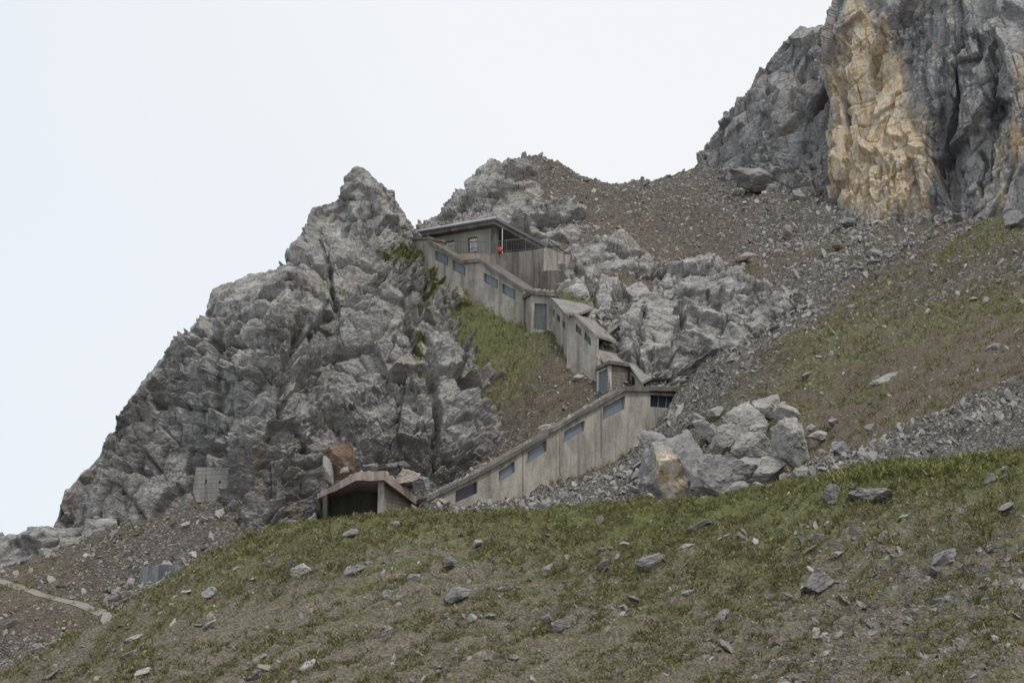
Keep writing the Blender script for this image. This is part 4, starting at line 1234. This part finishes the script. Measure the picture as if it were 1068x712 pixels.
FS = [
 (316, 594, 27, 13, 28, 'pale', 'pale flat stone tilted on the grass below the portal shelter, left of centre'),
 (369, 595, 27, 15, 42, 'grey', 'grey slab stone leaning steeply uphill below the portal pillar'),
 (304, 589, 16, 9, 20, 'dark', 'small dark stone touching the left end of the pale flat one'),
 (434, 604, 19, 13, 20, 'grey', 'grey wedge stone between the leaning slab and the larger stone right of it'),
 (477, 620, 30, 18, 18, 'grey', 'large angular grey stone in the middle of the near slope with a ledge beneath'),
 (491, 647, 14, 14, 10, 'pale', 'whitish round faced stone in the small pile low on the near slope'),
 (479, 651, 15, 11, -20, 'dark', 'dark stone on the left of the whitish round faced one'),
 (406, 619, 17, 12, 35, 'grey', 'small grey pointed stone left of a pale flat chip'),
 (419, 623, 15, 6, 18, 'pale', 'thin pale chip lying beside the small grey pointed stone'),
 (398, 665, 42, 13, 35, 'grey', 'long narrow grey slab tilted up to the right low on the slope'),
 (322, 695, 18, 17, 30, 'pale', 'pale four sided stone near the bottom edge of the slope'),
 (319, 683, 10, 7, 20, 'dark', 'tiny dark stone just above the pale four sided one'),
 (478, 684, 36, 11, 10, 'grey', 'broad flat grey stone near the bottom edge in the middle'),
 (502, 682, 17, 9, 25, 'grey', 'small grey stone at the right end of the broad flat one'),
 (454, 697, 15, 8, 25, 'grey', 'small grey stone below the broad flat one at the bottom edge'),
 (631, 590, 18, 13, 25, 'dark', 'dark triangular stone left of the big lichen grey boulder'),
 (674, 586, 33, 19, 24, 'grey', 'big smooth grey stone tilted right of the dark triangular one'),
 (410, 548, 14, 10, 10, 'grey', 'grey stone on the crest grass straight below the portal side wall'),
 (366, 557, 17, 10, 15, 'grey', 'grey stone on the crest grass below the portal opening'),
 (354, 556, 10, 7, 30, 'grey', 'smaller grey stone left of the one below the portal opening'),
 (497, 567, 13, 9, 10, 'grey', 'lone grey stone on the upper grass below the lower gallery start'),
 (467, 586, 18, 10, 20, 'grey', 'half sunk grey stone uphill of the largest middle stone'),
 (586, 650, 24, 13, 30, 'grey', 'flat grey stone half overgrown in the lower middle of the slope'),
 (569, 645, 10, 13, 60, 'grey', 'upright grey flake left of the half overgrown flat stone'),
 (437, 683, 9, 11, 40, 'grey', 'little pale grey stone left of the broad flat stone at the bottom'),
 (652, 567, 13, 5, 10, 'pale', 'flat whitish chip beside a dark earth lump on the upper slope'),
 (631, 573, 18, 7, 10, 'dark', 'dark earthy lump left of the flat whitish chip'),
 (660, 623, 15, 8, -15, 'dark', 'dark low stone below the big smooth tilted one'),
 (521, 614, 9, 5, 15, 'pale', 'small white chip right of the large middle stone'),
 (512, 641, 11, 5, 12, 'pale', 'pale flake right of the whitish round faced stone'),
 (465, 643, 13, 8, 20, 'dark', 'small dark stone up left of the whitish round faced pile'),
 (866, 516, 17, 23, -12, 'grey', 'upright grey stone on the crest left of the big square block'),
 (908, 520, 46, 20, 3, 'grey', 'big square dark grey block on the crest grass at right'),
 (732, 548, 36, 9, 20, 'dark', 'dark ledge of rock breaking through grass below the boulder pile'),
 (715, 569, 20, 8, 12, 'pale', 'pale flat stone under the dark rock ledge'),
 (754, 560, 25, 4, 24, 'pale', 'long thin pale splinter lying right of the dark ledge'),
 (775, 590, 17, 4, 35, 'pale', 'short thin pale splinter standing out of the grass right of the middle'),
 (856, 562, 27, 13, 6, 'grey', 'rounded pale grey stone downhill of the square block'),
 (897, 550, 19, 9, 18, 'grey', 'small flat grey stone below the square block'),
 (850, 607, 36, 24, 26, 'grey', 'half buried rounded grey stone with grass growing on top'),
 (838, 549, 13, 6, 18, 'pale', 'tiny white stone up left of the rounded pale grey stone'),
 (941, 540, 12, 6, 20, 'pale', 'tiny pale stone down right of the square block'),
 (751, 644, 27, 12, 32, 'grey', 'grey pointed slab tilted right on the lower slope right of centre'),
 (737, 654, 11, 8, 20, 'dark', 'small dark stone touching the lower end of the grey pointed slab'),
 (717, 619, 17, 7, 18, 'pale', 'flat pale stone left above the grey pointed slab'),
 (713, 690, 17, 8, 30, 'dark', 'dark flat stone near the bottom edge right of centre'),
 (984, 582, 34, 14, 25, 'grey', 'flat grey rock plate amid pebbles at right'),
 (972, 595, 15, 10, 20, 'dark', 'dark stone at the lower left of the flat rock plate'),
 (984, 625, 28, 8, 16, 'grey', 'low long grey stone in the pebble streak at right'),
 (1033, 500, 17, 12, 15, 'grey', 'grey stone near the crest at far right'),
 (1064, 613, 12, 13, 5, 'pale', 'pale block cut by the right edge of the picture'),
 (1047, 489, 12, 5, 20, 'pale', 'white flake on the crest at far right'),
 (874, 578, 15, 7, 12, 'pale', 'small pale stone between the rounded stone and the half buried one'),
 (1050, 528, 18, 7, 15, 'grey', 'flat grey stone on the right edge of the upper grass'),
 (1033, 570, 14, 8, 18, 'grey', 'grey stone right of the flat rock plate'),
 (857, 665, 15, 10, 20, 'grey', 'grey stone by itself in the lower right grass'),
 (904, 662, 24, 9, 22, 'grey', 'flat cracked grey stone at the foot of the pebble streak'),
 (867, 690, 14, 8, 10, 'grey', 'small grey stone close to the bottom edge at right'),
 (137, 683, 31, 14, 22, 'grey', 'big grey slab at the lower left end of the slope'),
 (140, 667, 23, 8, 20, 'pale', 'pale flat stone just uphill of the big lower left slab'),
 (129, 653, 13, 7, 12, 'dark', 'dark stone with pale top above the lower left slab'),
 (218, 618, 18, 13, 12, 'pale', 'rough pale rounded stone on the left shoulder of the slope'),
 (218, 650, 15, 5, 32, 'pale', 'thin pale slab tilted below the rough rounded stone at left'),
 (246, 593, 11, 4, 42, 'pink', 'small pinkish splinter near the grassy left crest'),
 (149, 701, 18, 8, 15, 'pale', 'pale stone under the lower left slab at the bottom edge'),
 (52, 705, 20, 8, 18, 'grey', 'grey stone in the bottom left corner of the slope'),
 (265, 706, 20, 11, 10, 'grey', 'grey stone cut by the bottom edge left of centre'),
 (260, 602, 8, 4, 10, 'pale', 'tiny pale stone below the pinkish splinter'),
 (195, 617, 13, 5, 12, 'pale', 'small flat pale stone left of the rough rounded one'),
 (274, 684, 9, 5, 25, 'pale', 'little pale stone above the stone cut by the bottom edge'),
 (168, 639, 9, 5, 20, 'pale', 'small pale chip on the left flank of the slope'),
 (590, 607, 8, 6, 20, 'dark', 'tiny dark stone in grass left below the dark triangular stone'),
]
for q in FS:
    stone(*q, front_hit, sub=4 if q[2] > 14 else 3)

# ---- boulders on the far slopes
BS = [
 (711, 489, 66, 88, 8, 'grey', 'biggest boulder of the pile, ochre stained on its left face', 131, 1.0),
 (688, 470, 24, 44, 25, 'grey', 'dark cracked rock leaning against the left of the ochre stained boulder', 131.5, .6),
 (752, 500, 56, 42, 12, 'grey', 'low grey boulder at the foot of the pile right of the ochre stained one', 126, .8),
 (776, 437, 34, 30, 30, 'pale', 'pale pointed boulder near the top of the pile', 133.5, .7),
 (757, 463, 32, 30, 20, 'pale', 'pale boulder in the middle of the pile', 131, .7),
 (786, 466, 44, 34, -25, 'pale', 'whitest broken boulder in the centre of the pile', 129.5, .8),
 (826, 466, 42, 40, -38, 'pale', 'large pale smooth slab on the right end of the pile', 129, .8),
 (803, 488, 30, 22, 15, 'pale', 'pale boulder below the large smooth slab', 126.5, .6),
 (778, 490, 40, 30, 18, 'grey', 'grey boulder at the lower middle of the pile', 127, .7),
 (800, 424, 26, 24, 40, 'pale', 'pale boulder crowning the pile', 136, .6),
 (820, 432, 22, 16, -20, 'pale', 'small pale boulder right of the crowning one', 135.5, .5),
 (740, 448, 30, 20, -25, 'pale', 'light topped boulder behind the ochre stained one', 133.5, .6),
 (768, 511, 26, 18, 25, 'grey', 'small grey rock at the lower right foot of the pile', 123.5, .5),
 (737, 512, 20, 28, 60, 'dark', 'dark wedge of rock squeezed right of the ochre stained boulder', 125.5, .5),
 (792, 447, 16, 13, 10, 'pale', 'small whitish block right of the pale pointed boulder', 133, .4),
 (764, 486, 15, 11, 0, 'dark', 'small dark stone wedged in the lower middle of the pile', 127, .8),
 (812, 449, 14, 11, 20, 'grey', 'small grey block above the large smooth slab', 133, .4),
 (790, 509, 16, 11, 10, 'pale', 'small pale stone at the bottom edge of the pile beside the gravel', 123.5, .4),
 (747, 428, 15, 10, 15, 'pale', 'small pale stone on the grassy bank above the ochre stained boulder', 137, .3),
 (728, 436, 18, 12, -15, 'grey', 'small grey block on the bank between gallery end and pile', 137, .3),
 (834, 492, 14, 9, 10, 'pale', 'small pale stone under the right end of the smooth slab', 124, .4),
 (845, 447, 11, 8, 10, 'pale', 'pale stone on the brown earth just right of the smooth slab', 130, .3),
]
for (u, v, w, h, t, tone, lab, Y, dp) in BS:
    o = stone(u, v, w * 1.28, h * 1.25, t, tone, lab, back_hit, depth=min(w, h) * 1.1, sub=5, cuts=18, name='boulder', cat='boulder', toward=dp)
    if 'biggest' in lab:
        at = o.data.attributes['ochre']
        co = np.zeros(len(o.data.vertices) * 3, np.float32)
        o.data.vertices.foreach_get('co', co)
        co = co.reshape(-1, 3)
        at.data.foreach_set('value', (np.exp(-((co[:, 0] + 1.0 + .25 * co[:, 2]) / 1.0) ** 2 - ((co[:, 2] + .8) / 2.6) ** 2) * .95).astype(np.float32))
BS2 = [
 (931, 393, 46, 13, 12, 'pale', 'pale cracked rock plate on the brown slope'), (948, 388, 24, 10, 25, 'pale', 'pale slab at the right end of the cracked plate'), (914, 396, 14, 8, 20, 'grey', 'grey stone at the left end of the pale cracked plate'),
 (853, 454, 22, 13, 15, 'pale', 'pale stone right of the boulder pile, largest of a pair'), (868, 440, 16, 9, -10, 'grey', 'small flat grey stone above the pair right of the boulder pile'), (877, 467, 15, 17, 60, 'grey', 'upright grey stone right of the pale pair'),
 (905, 477, 18, 13, 0, 'grey', 'square grey stone beside the gravel path'), (907, 446, 12, 8, 0, 'grey', 'grey stone in the brown earth between the path and the pale plate'), (1036, 364, 18, 9, 20, 'grey', 'grey stone on the brown slope near the right edge'),
 (1049, 363, 7, 7, 0, 'pale', 'tiny white stone near the right edge of the brown slope'), (935, 372, 16, 7, 35, 'pale', 'thin pale stone above the pale cracked plate'), (998, 357, 7, 5, 0, 'pale', 'tiny white stone alone in the brown earth'),
 (831, 206, 18, 20, 0, 'grey', 'round grey boulder at the foot of the ochre cliff'), (786, 190, 50, 26, -8, 'grey', 'wide rounded boulder under the left cliff'), (807, 199, 18, 14, 20, 'grey', 'small boulder between the wide one and the round one'),
 (879, 259, 22, 16, 10, 'rust', 'brown boulder on the scree below the ochre cliff'), (911, 263, 18, 12, -10, 'grey', 'grey boulder right of the brown one on the scree'), (926, 267, 14, 9, 15, 'grey', 'lower small boulder right of the brown one'), (910, 275, 16, 8, 5, 'dark', 'dark boulder under the grey one on the scree'),
 (1060, 230, 24, 20, 15, 'grey', 'grey boulder at the right edge below the cliff'), (884, 232, 24, 9, -5, 'grey', 'flat boulder at the very foot of the cliff'), (914, 233, 16, 9, 10, 'pale', 'pale boulder at the very foot of the cliff'), (1030, 232, 14, 8, 0, 'grey', 'small boulder on the green patch under the cliff'),
 (822, 240, 9, 12, 40, 'pink', 'pinkish upright flake in the scree below the left cliff'), (777, 268, 22, 9, 10, 'pink', 'pinkish flat boulder on the scree saddle'), (866, 268, 14, 8, 20, 'grey', 'grey flat boulder left of the brown one'), (862, 322, 9, 5, 15, 'pale', 'small pale stone on the green slope'), (888, 320, 9, 5, 20, 'pale', 'pale stone right of the smaller one on the green slope'),
 (1028, 280, 16, 8, 15, 'grey', 'grey stone in the gravel of the upper right slope'), (1060, 300, 14, 12, 10, 'grey', 'grey stone at the right edge of the green slope'), (842, 390, 10, 6, 20, 'pale', 'small pale stone on the lower green slope'),
 (602, 393, 14, 6, 10, 'pale', 'pale stone under the middle gallery on the brown earth'), (598, 460, 14, 9, 10, 'dark', 'dark lump on the lower gallery roof'), (569, 446, 16, 8, 20, 'pale', 'white stone fallen on the lower gallery roof'),
 (614, 425, 16, 9, 0, 'dark', 'dark stone below the tall white framed window'),
 (117, 624, 12, 7, 10, 'dark', 'dark stone in the lower left gully'), (40, 677, 12, 7, 10, 'dark', 'dark stone above the gravel in the lower left corner'), (57, 670, 22, 6, 18, 'pale', 'pale slab above the gravel in the lower left corner'), (13, 650, 14, 10, 10, 'dark', 'dark rock at the left edge below the path'),
]
for (u, v, w, h, t, tone, lab) in BS2:
    stone(u, v, w, h, t, tone, lab, back_hit, sub=4, name='boulder' if w > 13 else 'stone', cat='boulder' if w > 13 else 'stone')
# rocks resting on and around the portal and between wall and crag
PS = [(355, 481, 33, 42, 15, 'rust', 'tall rusty orange rock slab standing behind the portal roof', 140, 5), (424, 497, 30, 19, 18, 'pink', 'pale pinkish boulder lying on the right slope of the portal roof', 136.6, 5), (440, 505, 20, 17, 10, 'grey', 'grey rock right of the pale boulder above the portal', 138.6, 5),
      (344, 492, 12, 34, 8, 'pale', 'pale streaked rock left of the rusty slab', 139.6, 4), (405, 487, 26, 14, -5, 'dark', 'brown dark rock behind the portal roof between slab and boulder', 139.2, 5), (389, 486, 20, 8, 0, 'grey', 'flat grey rock on the middle of the portal roof', 138, 4), (360, 490, 10, 7, 0, 'pink', 'small pinkish stone on the left slope of the portal roof', 136.0, 4),
      (432, 537, 26, 11, 5, 'pale', 'pale boulder on the ground beside the portal side wall', 132.4, 4), (449, 538, 14, 8, 0, 'pale', 'smaller pale stone right of the boulder by the portal', 132.6, 4), (420, 486, 16, 12, 0, 'dark', 'dark brown rock just behind the pale pinkish boulder', 139.6, 4)]
for (u, v, w, h, t, tone, lab, Y, sb) in PS:
    stone(u, v, w, h, t, tone, lab, lambda a, b, Y=Y: W(a, b, Y), sub=sb, name='boulder' if w > 13 else 'stone', cat='boulder' if w > 13 else 'stone', cuts=15)

# ------------------------------------------------------------------ loose stone nobody could count
def chips_mesh(name, pos, size, mat, flat=.6, sub=1, kinds=14, seed=3, keep=None):
    rng = np.random.default_rng(seed)
    shapes = [rock_shape(rng, sub, 5, 0) for _ in range(kinds)]
    V, F, off = [], [], 0
    n = len(pos)
    which = rng.integers(0, kinds, n)
    a = rng.uniform(0, 6.28, n)
    ax = rng.normal(0, .45, (n, 2))
    asp = rng.uniform(.55, 1.3, (n, 3)) * np.array([1, 1, flat])
    for k in range(kinds):
        idx = np.nonzero(which == k)[0]
        if not len(idx): continue
        v, f = shapes[k]
        p = v[None] * (asp[idx] * size[idx, None] * .5)[:, None, :]
        ca, sa = np.cos(a[idx])[:, None], np.sin(a[idx])[:, None]
        x, y, z = p[..., 0] * ca - p[..., 1] * sa, p[..., 0] * sa + p[..., 1] * ca, p[..., 2]
        z = z + x * ax[idx, :1] + y * (ax[idx, 1:] + .5)
        q = np.stack([x, y, z], -1) + pos[idx][:, None, :]
        V.append(q.reshape(-1, 3))
        F.append((f[None] + (np.arange(len(idx)) * len(v))[:, None, None]).reshape(-1, 3) + off)
        off += len(idx) * len(v)
    V = np.concatenate(V)
    me = mesh_np(name, V, np.concatenate(F))
    return put(name, me, mat, kind='stuff')

def chip_material(name, stops, sc):
    k = NT(name)
    w = k.n('ShaderNodeTexWhiteNoise')
    geo = k.n('ShaderNodeNewGeometry')
    n = k.noise(sc, 5, .7)
    t = k.math('ADD', k.math('MULTIPLY', geo.outputs['Random Per Island'], .65), k.math('MULTIPLY', n, .35))
    k.color(k.ramp(t, stops))
    k.bump(n, .6, .04)
    return k.m
M['scree'] = chip_material('scree chips', [(.15, (.11, .104, .098)), (.45, (.205, .196, .185)), (.74, (.28, .268, .25)), (.93, (.42, .405, .38))], 6)
M['gravel'] = chip_material('slope gravel', [(.15, (.095, .088, .078)), (.45, (.175, .165, .15)), (.72, (.26, .25, .23)), (.92, (.42, .405, .38))], 12)

def in_view(p, margin=60):
    d = p[:, 1] * cp + (p[:, 2] - CAM[2]) * sp
    u = 534 + FPX * p[:, 0] / d
    v = 356 - FPX * ((p[:, 2] - CAM[2]) * cp - p[:, 1] * sp) / d
    return (u > -margin) & (u < 1068 + margin) & (v > 0) & (v < 712 + margin)

n = 420000
xy = np.c_[RNG.uniform(-60, 75, n), RNG.uniform(108, 212, n)]
g, s = cover_back(xy)
s = np.clip(s + .06, 0, 1)
pd_ = np.full(len(xy), 99.0)
np_ = (np.abs(xy[:, 0] + 48) < 30) & (np.abs(xy[:, 1] - 138) < 20)
pcl = interp_axis(np.array([back_hit(a, b) for a, b in PATH]), 80)
pd_[np_] = np.sqrt(((xy[np_][:, None] - pcl[None, :, :2]) ** 2).sum(-1).min(1))
patch = fbm(np.c_[xy * .16, np.zeros(n)].astype(np.float32), 3, 61)
prob = np.clip(s * .42 + patch * .12, .012, .5) * np.clip(1.15 - g, .15, 1)
c0_ = np.abs(xy[:, 0] + 11.5) < 4.6
e0_ = W(700, 425, 147)
prob[(np.abs(xy[:, 0] - e0_[0]) < 3) & (np.abs(xy[:, 1] - e0_[1] + 2.5) < 5)] = 0
prob[pd_ < .6] = 0
prob[c0_ & (xy[:, 1] > 131) & (xy[:, 1] < 141)] = 0
keep = RNG.uniform(size=n) < prob
xy, s = xy[keep], s[keep]
z = hz_back(xy[:, 0], xy[:, 1])
p = np.c_[xy, z]
kv = in_view(p)
p, s = p[kv], s[kv]
size = np.clip(RNG.lognormal(-1.75, .55, len(p)),   .09, .8) * (.75 + .45 * s)
p[:, 2] += size * .12
print('scree', len(p))
chips_mesh('scree', p, size, M['scree'], .6, 1, seed=5)

n = 119000
xy = np.c_[RNG.uniform(-34, 36, n), RNG.uniform(42, 68, n)]
g, s = cover(FRONT_COVER, front_hit, xy, 1.6)
q = diag(np.c_[xy, np.zeros(n)])
patch = fbm((q * np.array([.22, 1.5, 1])).astype(np.float32), 3, 63)
prob = np.clip(.14 + s * .5 + patch * .38, .02, .9) * np.clip(1.25 - .7 * g, .12, 1)
keep = RNG.uniform(size=n) < prob
xy = xy[keep]
p = np.c_[xy, hz_front(xy[:, 0], xy[:, 1])]
p = p[in_view(p, 330)]
size = np.clip(RNG.lognormal(-2.75, .65, len(p)), .03, .4)
p[:, 2] += size * .1
print('gravel', len(p))
chips_mesh('gravel', p, size, M['gravel'], .5, 1, seed=6)

# rubble on the roofs
rub = []
def strew(a, b, c, n, smax):
    for i in range(n):
        t, r = random.random(), random.random()
        p = a + (b - a) * t + (c - a) * r
        rub.append((*p, random.uniform(.08, smax)))
strew(Af + [0, .3, .05], Bf + [0, .3, .05], Af + [0, 4, .1], 60, .35)
strew(Bf + [0, .3, .05], Cf + [0, .3, .05], Bf + [0, 4, .1], 40, .3)
strew(Cf + [0, .3, .05], Df + [0, .3, .05], Cf + [0, 4, .1], 50, .35)
for a, b in zip(tl[:-1], tl[1:]):
    A_, B_ = pg.at(*a), pg.at(*b)
    strew(A_ + [0, .3, .36], B_ + [0, .3, .36], A_ + [-.5, 2.2, .5], 70, .35)
strew(ph.at(674.5, 407.8) + [0, .2, .42], ph.at(709, 408.4) + [0, .2, .42], ph.at(674, 407.8) + [0, 2.5, .6], 120, .34)
strew(W(624, 342, 153), W(656, 327, 157), W(628, 366, 151.6), 240, .7)
strew(W(612, 330, 156), W(640, 345, 154), W(616, 322, 158), 160, .8)
strew(W(626, 366, 152.2), W(654, 374, 152.8), W(628, 355, 153.5), 130, .5)
strew(pd.at(552, 306, .1) + [0, 0, .3], pd.at(577, 308, .1) + [0, 0, .3], pd.at(552, 305, -2.5) + [0, 0, .3], 50, .4)
rub = np.array(rub)
chips_mesh('rubble', rub[:, :3], rub[:, 3], M['scree'], .7, 2, seed=8)

# ------------------------------------------------------------------ turf
def tufts(name, pos, size, blades, mat, seed=1, lean=(0, 0)):
    rng = np.random.default_rng(seed)
    n = len(pos)
    N = n * blades
    base = np.repeat(pos, blades, 0) + np.c_[rng.normal(0, 1, (N, 2)) * np.repeat(size, blades)[:, None] * .45, np.zeros(N)]
    L = np.repeat(size, blades) * rng.uniform(.6, 1.25, N)
    a = rng.uniform(0, 6.28, N)
    wv = np.c_[np.cos(a), np.sin(a), np.zeros(N)] * (L * .13)[:, None]
    tip = np.c_[rng.normal(lean[0], .55, N), rng.normal(lean[1] - .25, .55, N), rng.uniform(.5, 1.0, N)] * L[:, None]
    V = np.stack([base - wv, base + wv, base + tip], 1).reshape(-1, 3)
    F = np.arange(N * 3).reshape(-1, 3)
    me = mesh_np(name, V, F)
    return put(name, me, mat, kind='stuff')

def turf_material(name, stops):
    k = NT(name)
    geo = k.n('ShaderNodeNewGeometry')
    n = k.noise(.8, 5, .65)
    t = k.math('ADD', k.math('MULTIPLY', geo.outputs['Random Per Island'], .45), k.math('MULTIPLY', n, .55))
    k.color(k.ramp(t, stops))
    k.b.inputs['Specular IOR Level'].default_value = .1
    return k.m
M['turf'] = turf_material('alpine turf', [(.2, (.082, .081, .037)), (.42, (.165, .162, .074)), (.6, (.235, .225, .11)), (.8, (.34, .305, .19))])
M['lush'] = turf_material('fresh grass', [(.2, (.10, .11, .040)), (.45, (.195, .21, .075)), (.65, (.275, .275, .11)), (.85, (.36, .335, .18))])
def turf_mask(xy, lo, jit):
    g, s = cover(FRONT_COVER, front_hit, xy, 1.6)
    q = diag(np.c_[xy, np.zeros(len(xy))])
    c = fbm((q * np.array([.4, 2.2, 1])).astype(np.float32), 4, 65) * .55 + fbm((q * np.array([1.4, 6.0, 1])).astype(np.float32), 2, 66) * .45
    keep = (g - .45 * np.clip(s, 0, 1) + c * 1.6) > lo + RNG.normal(0, jit, len(xy))
    return keep, g
# fine carpet
n = 172000
xy = np.c_[RNG.uniform(-34, 36, n), RNG.uniform(42, 68, n)]
keep, g = turf_mask(xy, .52, .14)
xy, g = xy[keep], g[keep]
p = np.c_[xy, hz_front(xy[:, 0], xy[:, 1])]
kv = in_view(p, 330)
p, g = p[kv], g[kv]
p[:, 2] -= .015
lush = g > .85 + RNG.normal(0, .12, len(g))
tufts('turf', p[~lush], RNG.uniform(.04, .10, (~lush).sum()), 5, M['turf'], 21)
tufts('grass', p[lush], RNG.uniform(.05, .13, lush.sum()), 5, M['lush'], 22)
# tussocks standing clear of each other, drawn out along the slope
n = 45000
xy = np.c_[RNG.uniform(-34, 36, n), RNG.uniform(42, 68, n)]
keep, g = turf_mask(xy, .42, .12)
xy, g = xy[keep], g[keep]
m = 12
rad = RNG.uniform(.05, .15, len(xy))
e1 = np.array([math.cos(-ANG), math.sin(-ANG)])
off = RNG.normal(0, 1, (len(xy), m, 1)) * e1 * rad[:, None, None] * 1.7 + RNG.normal(0, .7, (len(xy), m, 2)) * rad[:, None, None]
xy2 = (xy[:, None] + off).reshape(-1, 2)
r2 = np.repeat(rad, m)
dist = np.minimum(1, np.linalg.norm(off, axis=-1).ravel() / (r2 * 2.4))
p = np.c_[xy2, hz_front(xy2[:, 0], xy2[:, 1])]
kv = in_view(p, 330)
size = (.07 + .75 * r2) * (1 - .55 * dist) * RNG.uniform(.8, 1.2, len(p))
print('tussocks', kv.sum())
tufts('turf', p[kv], size[kv], 5, M['turf'], 26)
# the taller fringe on the right of the crest
n = 900
u = RNG.uniform(850, 1060, n)
xy = np.array([front_hit(a, b)[:2] for a, b in zip(u, np.interp(u, [850, 900, 1000, 1068], [504, 493, 482, 475]) + RNG.uniform(0, 10, n))])
p = np.c_[xy, hz_front(xy[:, 0], xy[:, 1])]
tufts('long_grass', p, RNG.uniform(.12, .28, n), 8, M['lush'], 23, (.1, .1))
# far slopes
n = 260000
xy = np.c_[RNG.uniform(-60, 75, n), RNG.uniform(112, 178, n)]
g, s = cover_back(xy)
q = xy @ np.array([[.82, -.57], [.57, .82]])
c = fbm(np.c_[q * np.array([.4, 1.2]), np.zeros(n)].astype(np.float32), 4, 67) * .5 + fbm(np.c_[q * np.array([1.2, 3.0]), np.zeros(n)].astype(np.float32), 2, 68) * .4
keep = (g - .3 * s + c * 1.8) > .68 + RNG.normal(0, .10, n)
xy, g = xy[keep], g[keep]
p = np.c_[xy, hz_back(xy[:, 0], xy[:, 1])]
kv = in_view(p)
p, g = p[kv], g[kv]
print('far turf', len(p))
tufts('turf', p, RNG.uniform(.12, .32, len(p)), 4, M['turf'], 24)

# the footpath low on the left
pathpx = PATH
c = np.array([back_hit(u, v) for u, v in pathpx])
c = interp_axis(c, 80)
t = np.gradient(c[:, :2], axis=0)
t /= np.linalg.norm(t, axis=1, keepdims=True)
nrm = np.c_[-t[:, 1], t[:, 0]]
rowsP = []
for k_ in np.linspace(-.35, .35, 5):
    w = nrm * (k_ + .08 * vnoise(np.c_[c[:, :2] * .9, np.full(80, k_ * 3)].astype(np.float32), 9)[:, None])
    xy = c[:, :2] + w
    rowsP.append(np.c_[xy, hz_back(xy[:, 0], xy[:, 1]) + .04])
M['path'] = chip_material('path gravel', [(.2, (.15, .135, .11)), (.5, (.22, .20, .17)), (.8, (.28, .26, .22))], 5)
put('path', mesh_np('path', np.concatenate(rowsP), grid_faces(5, 80)), M['path'], kind='structure')
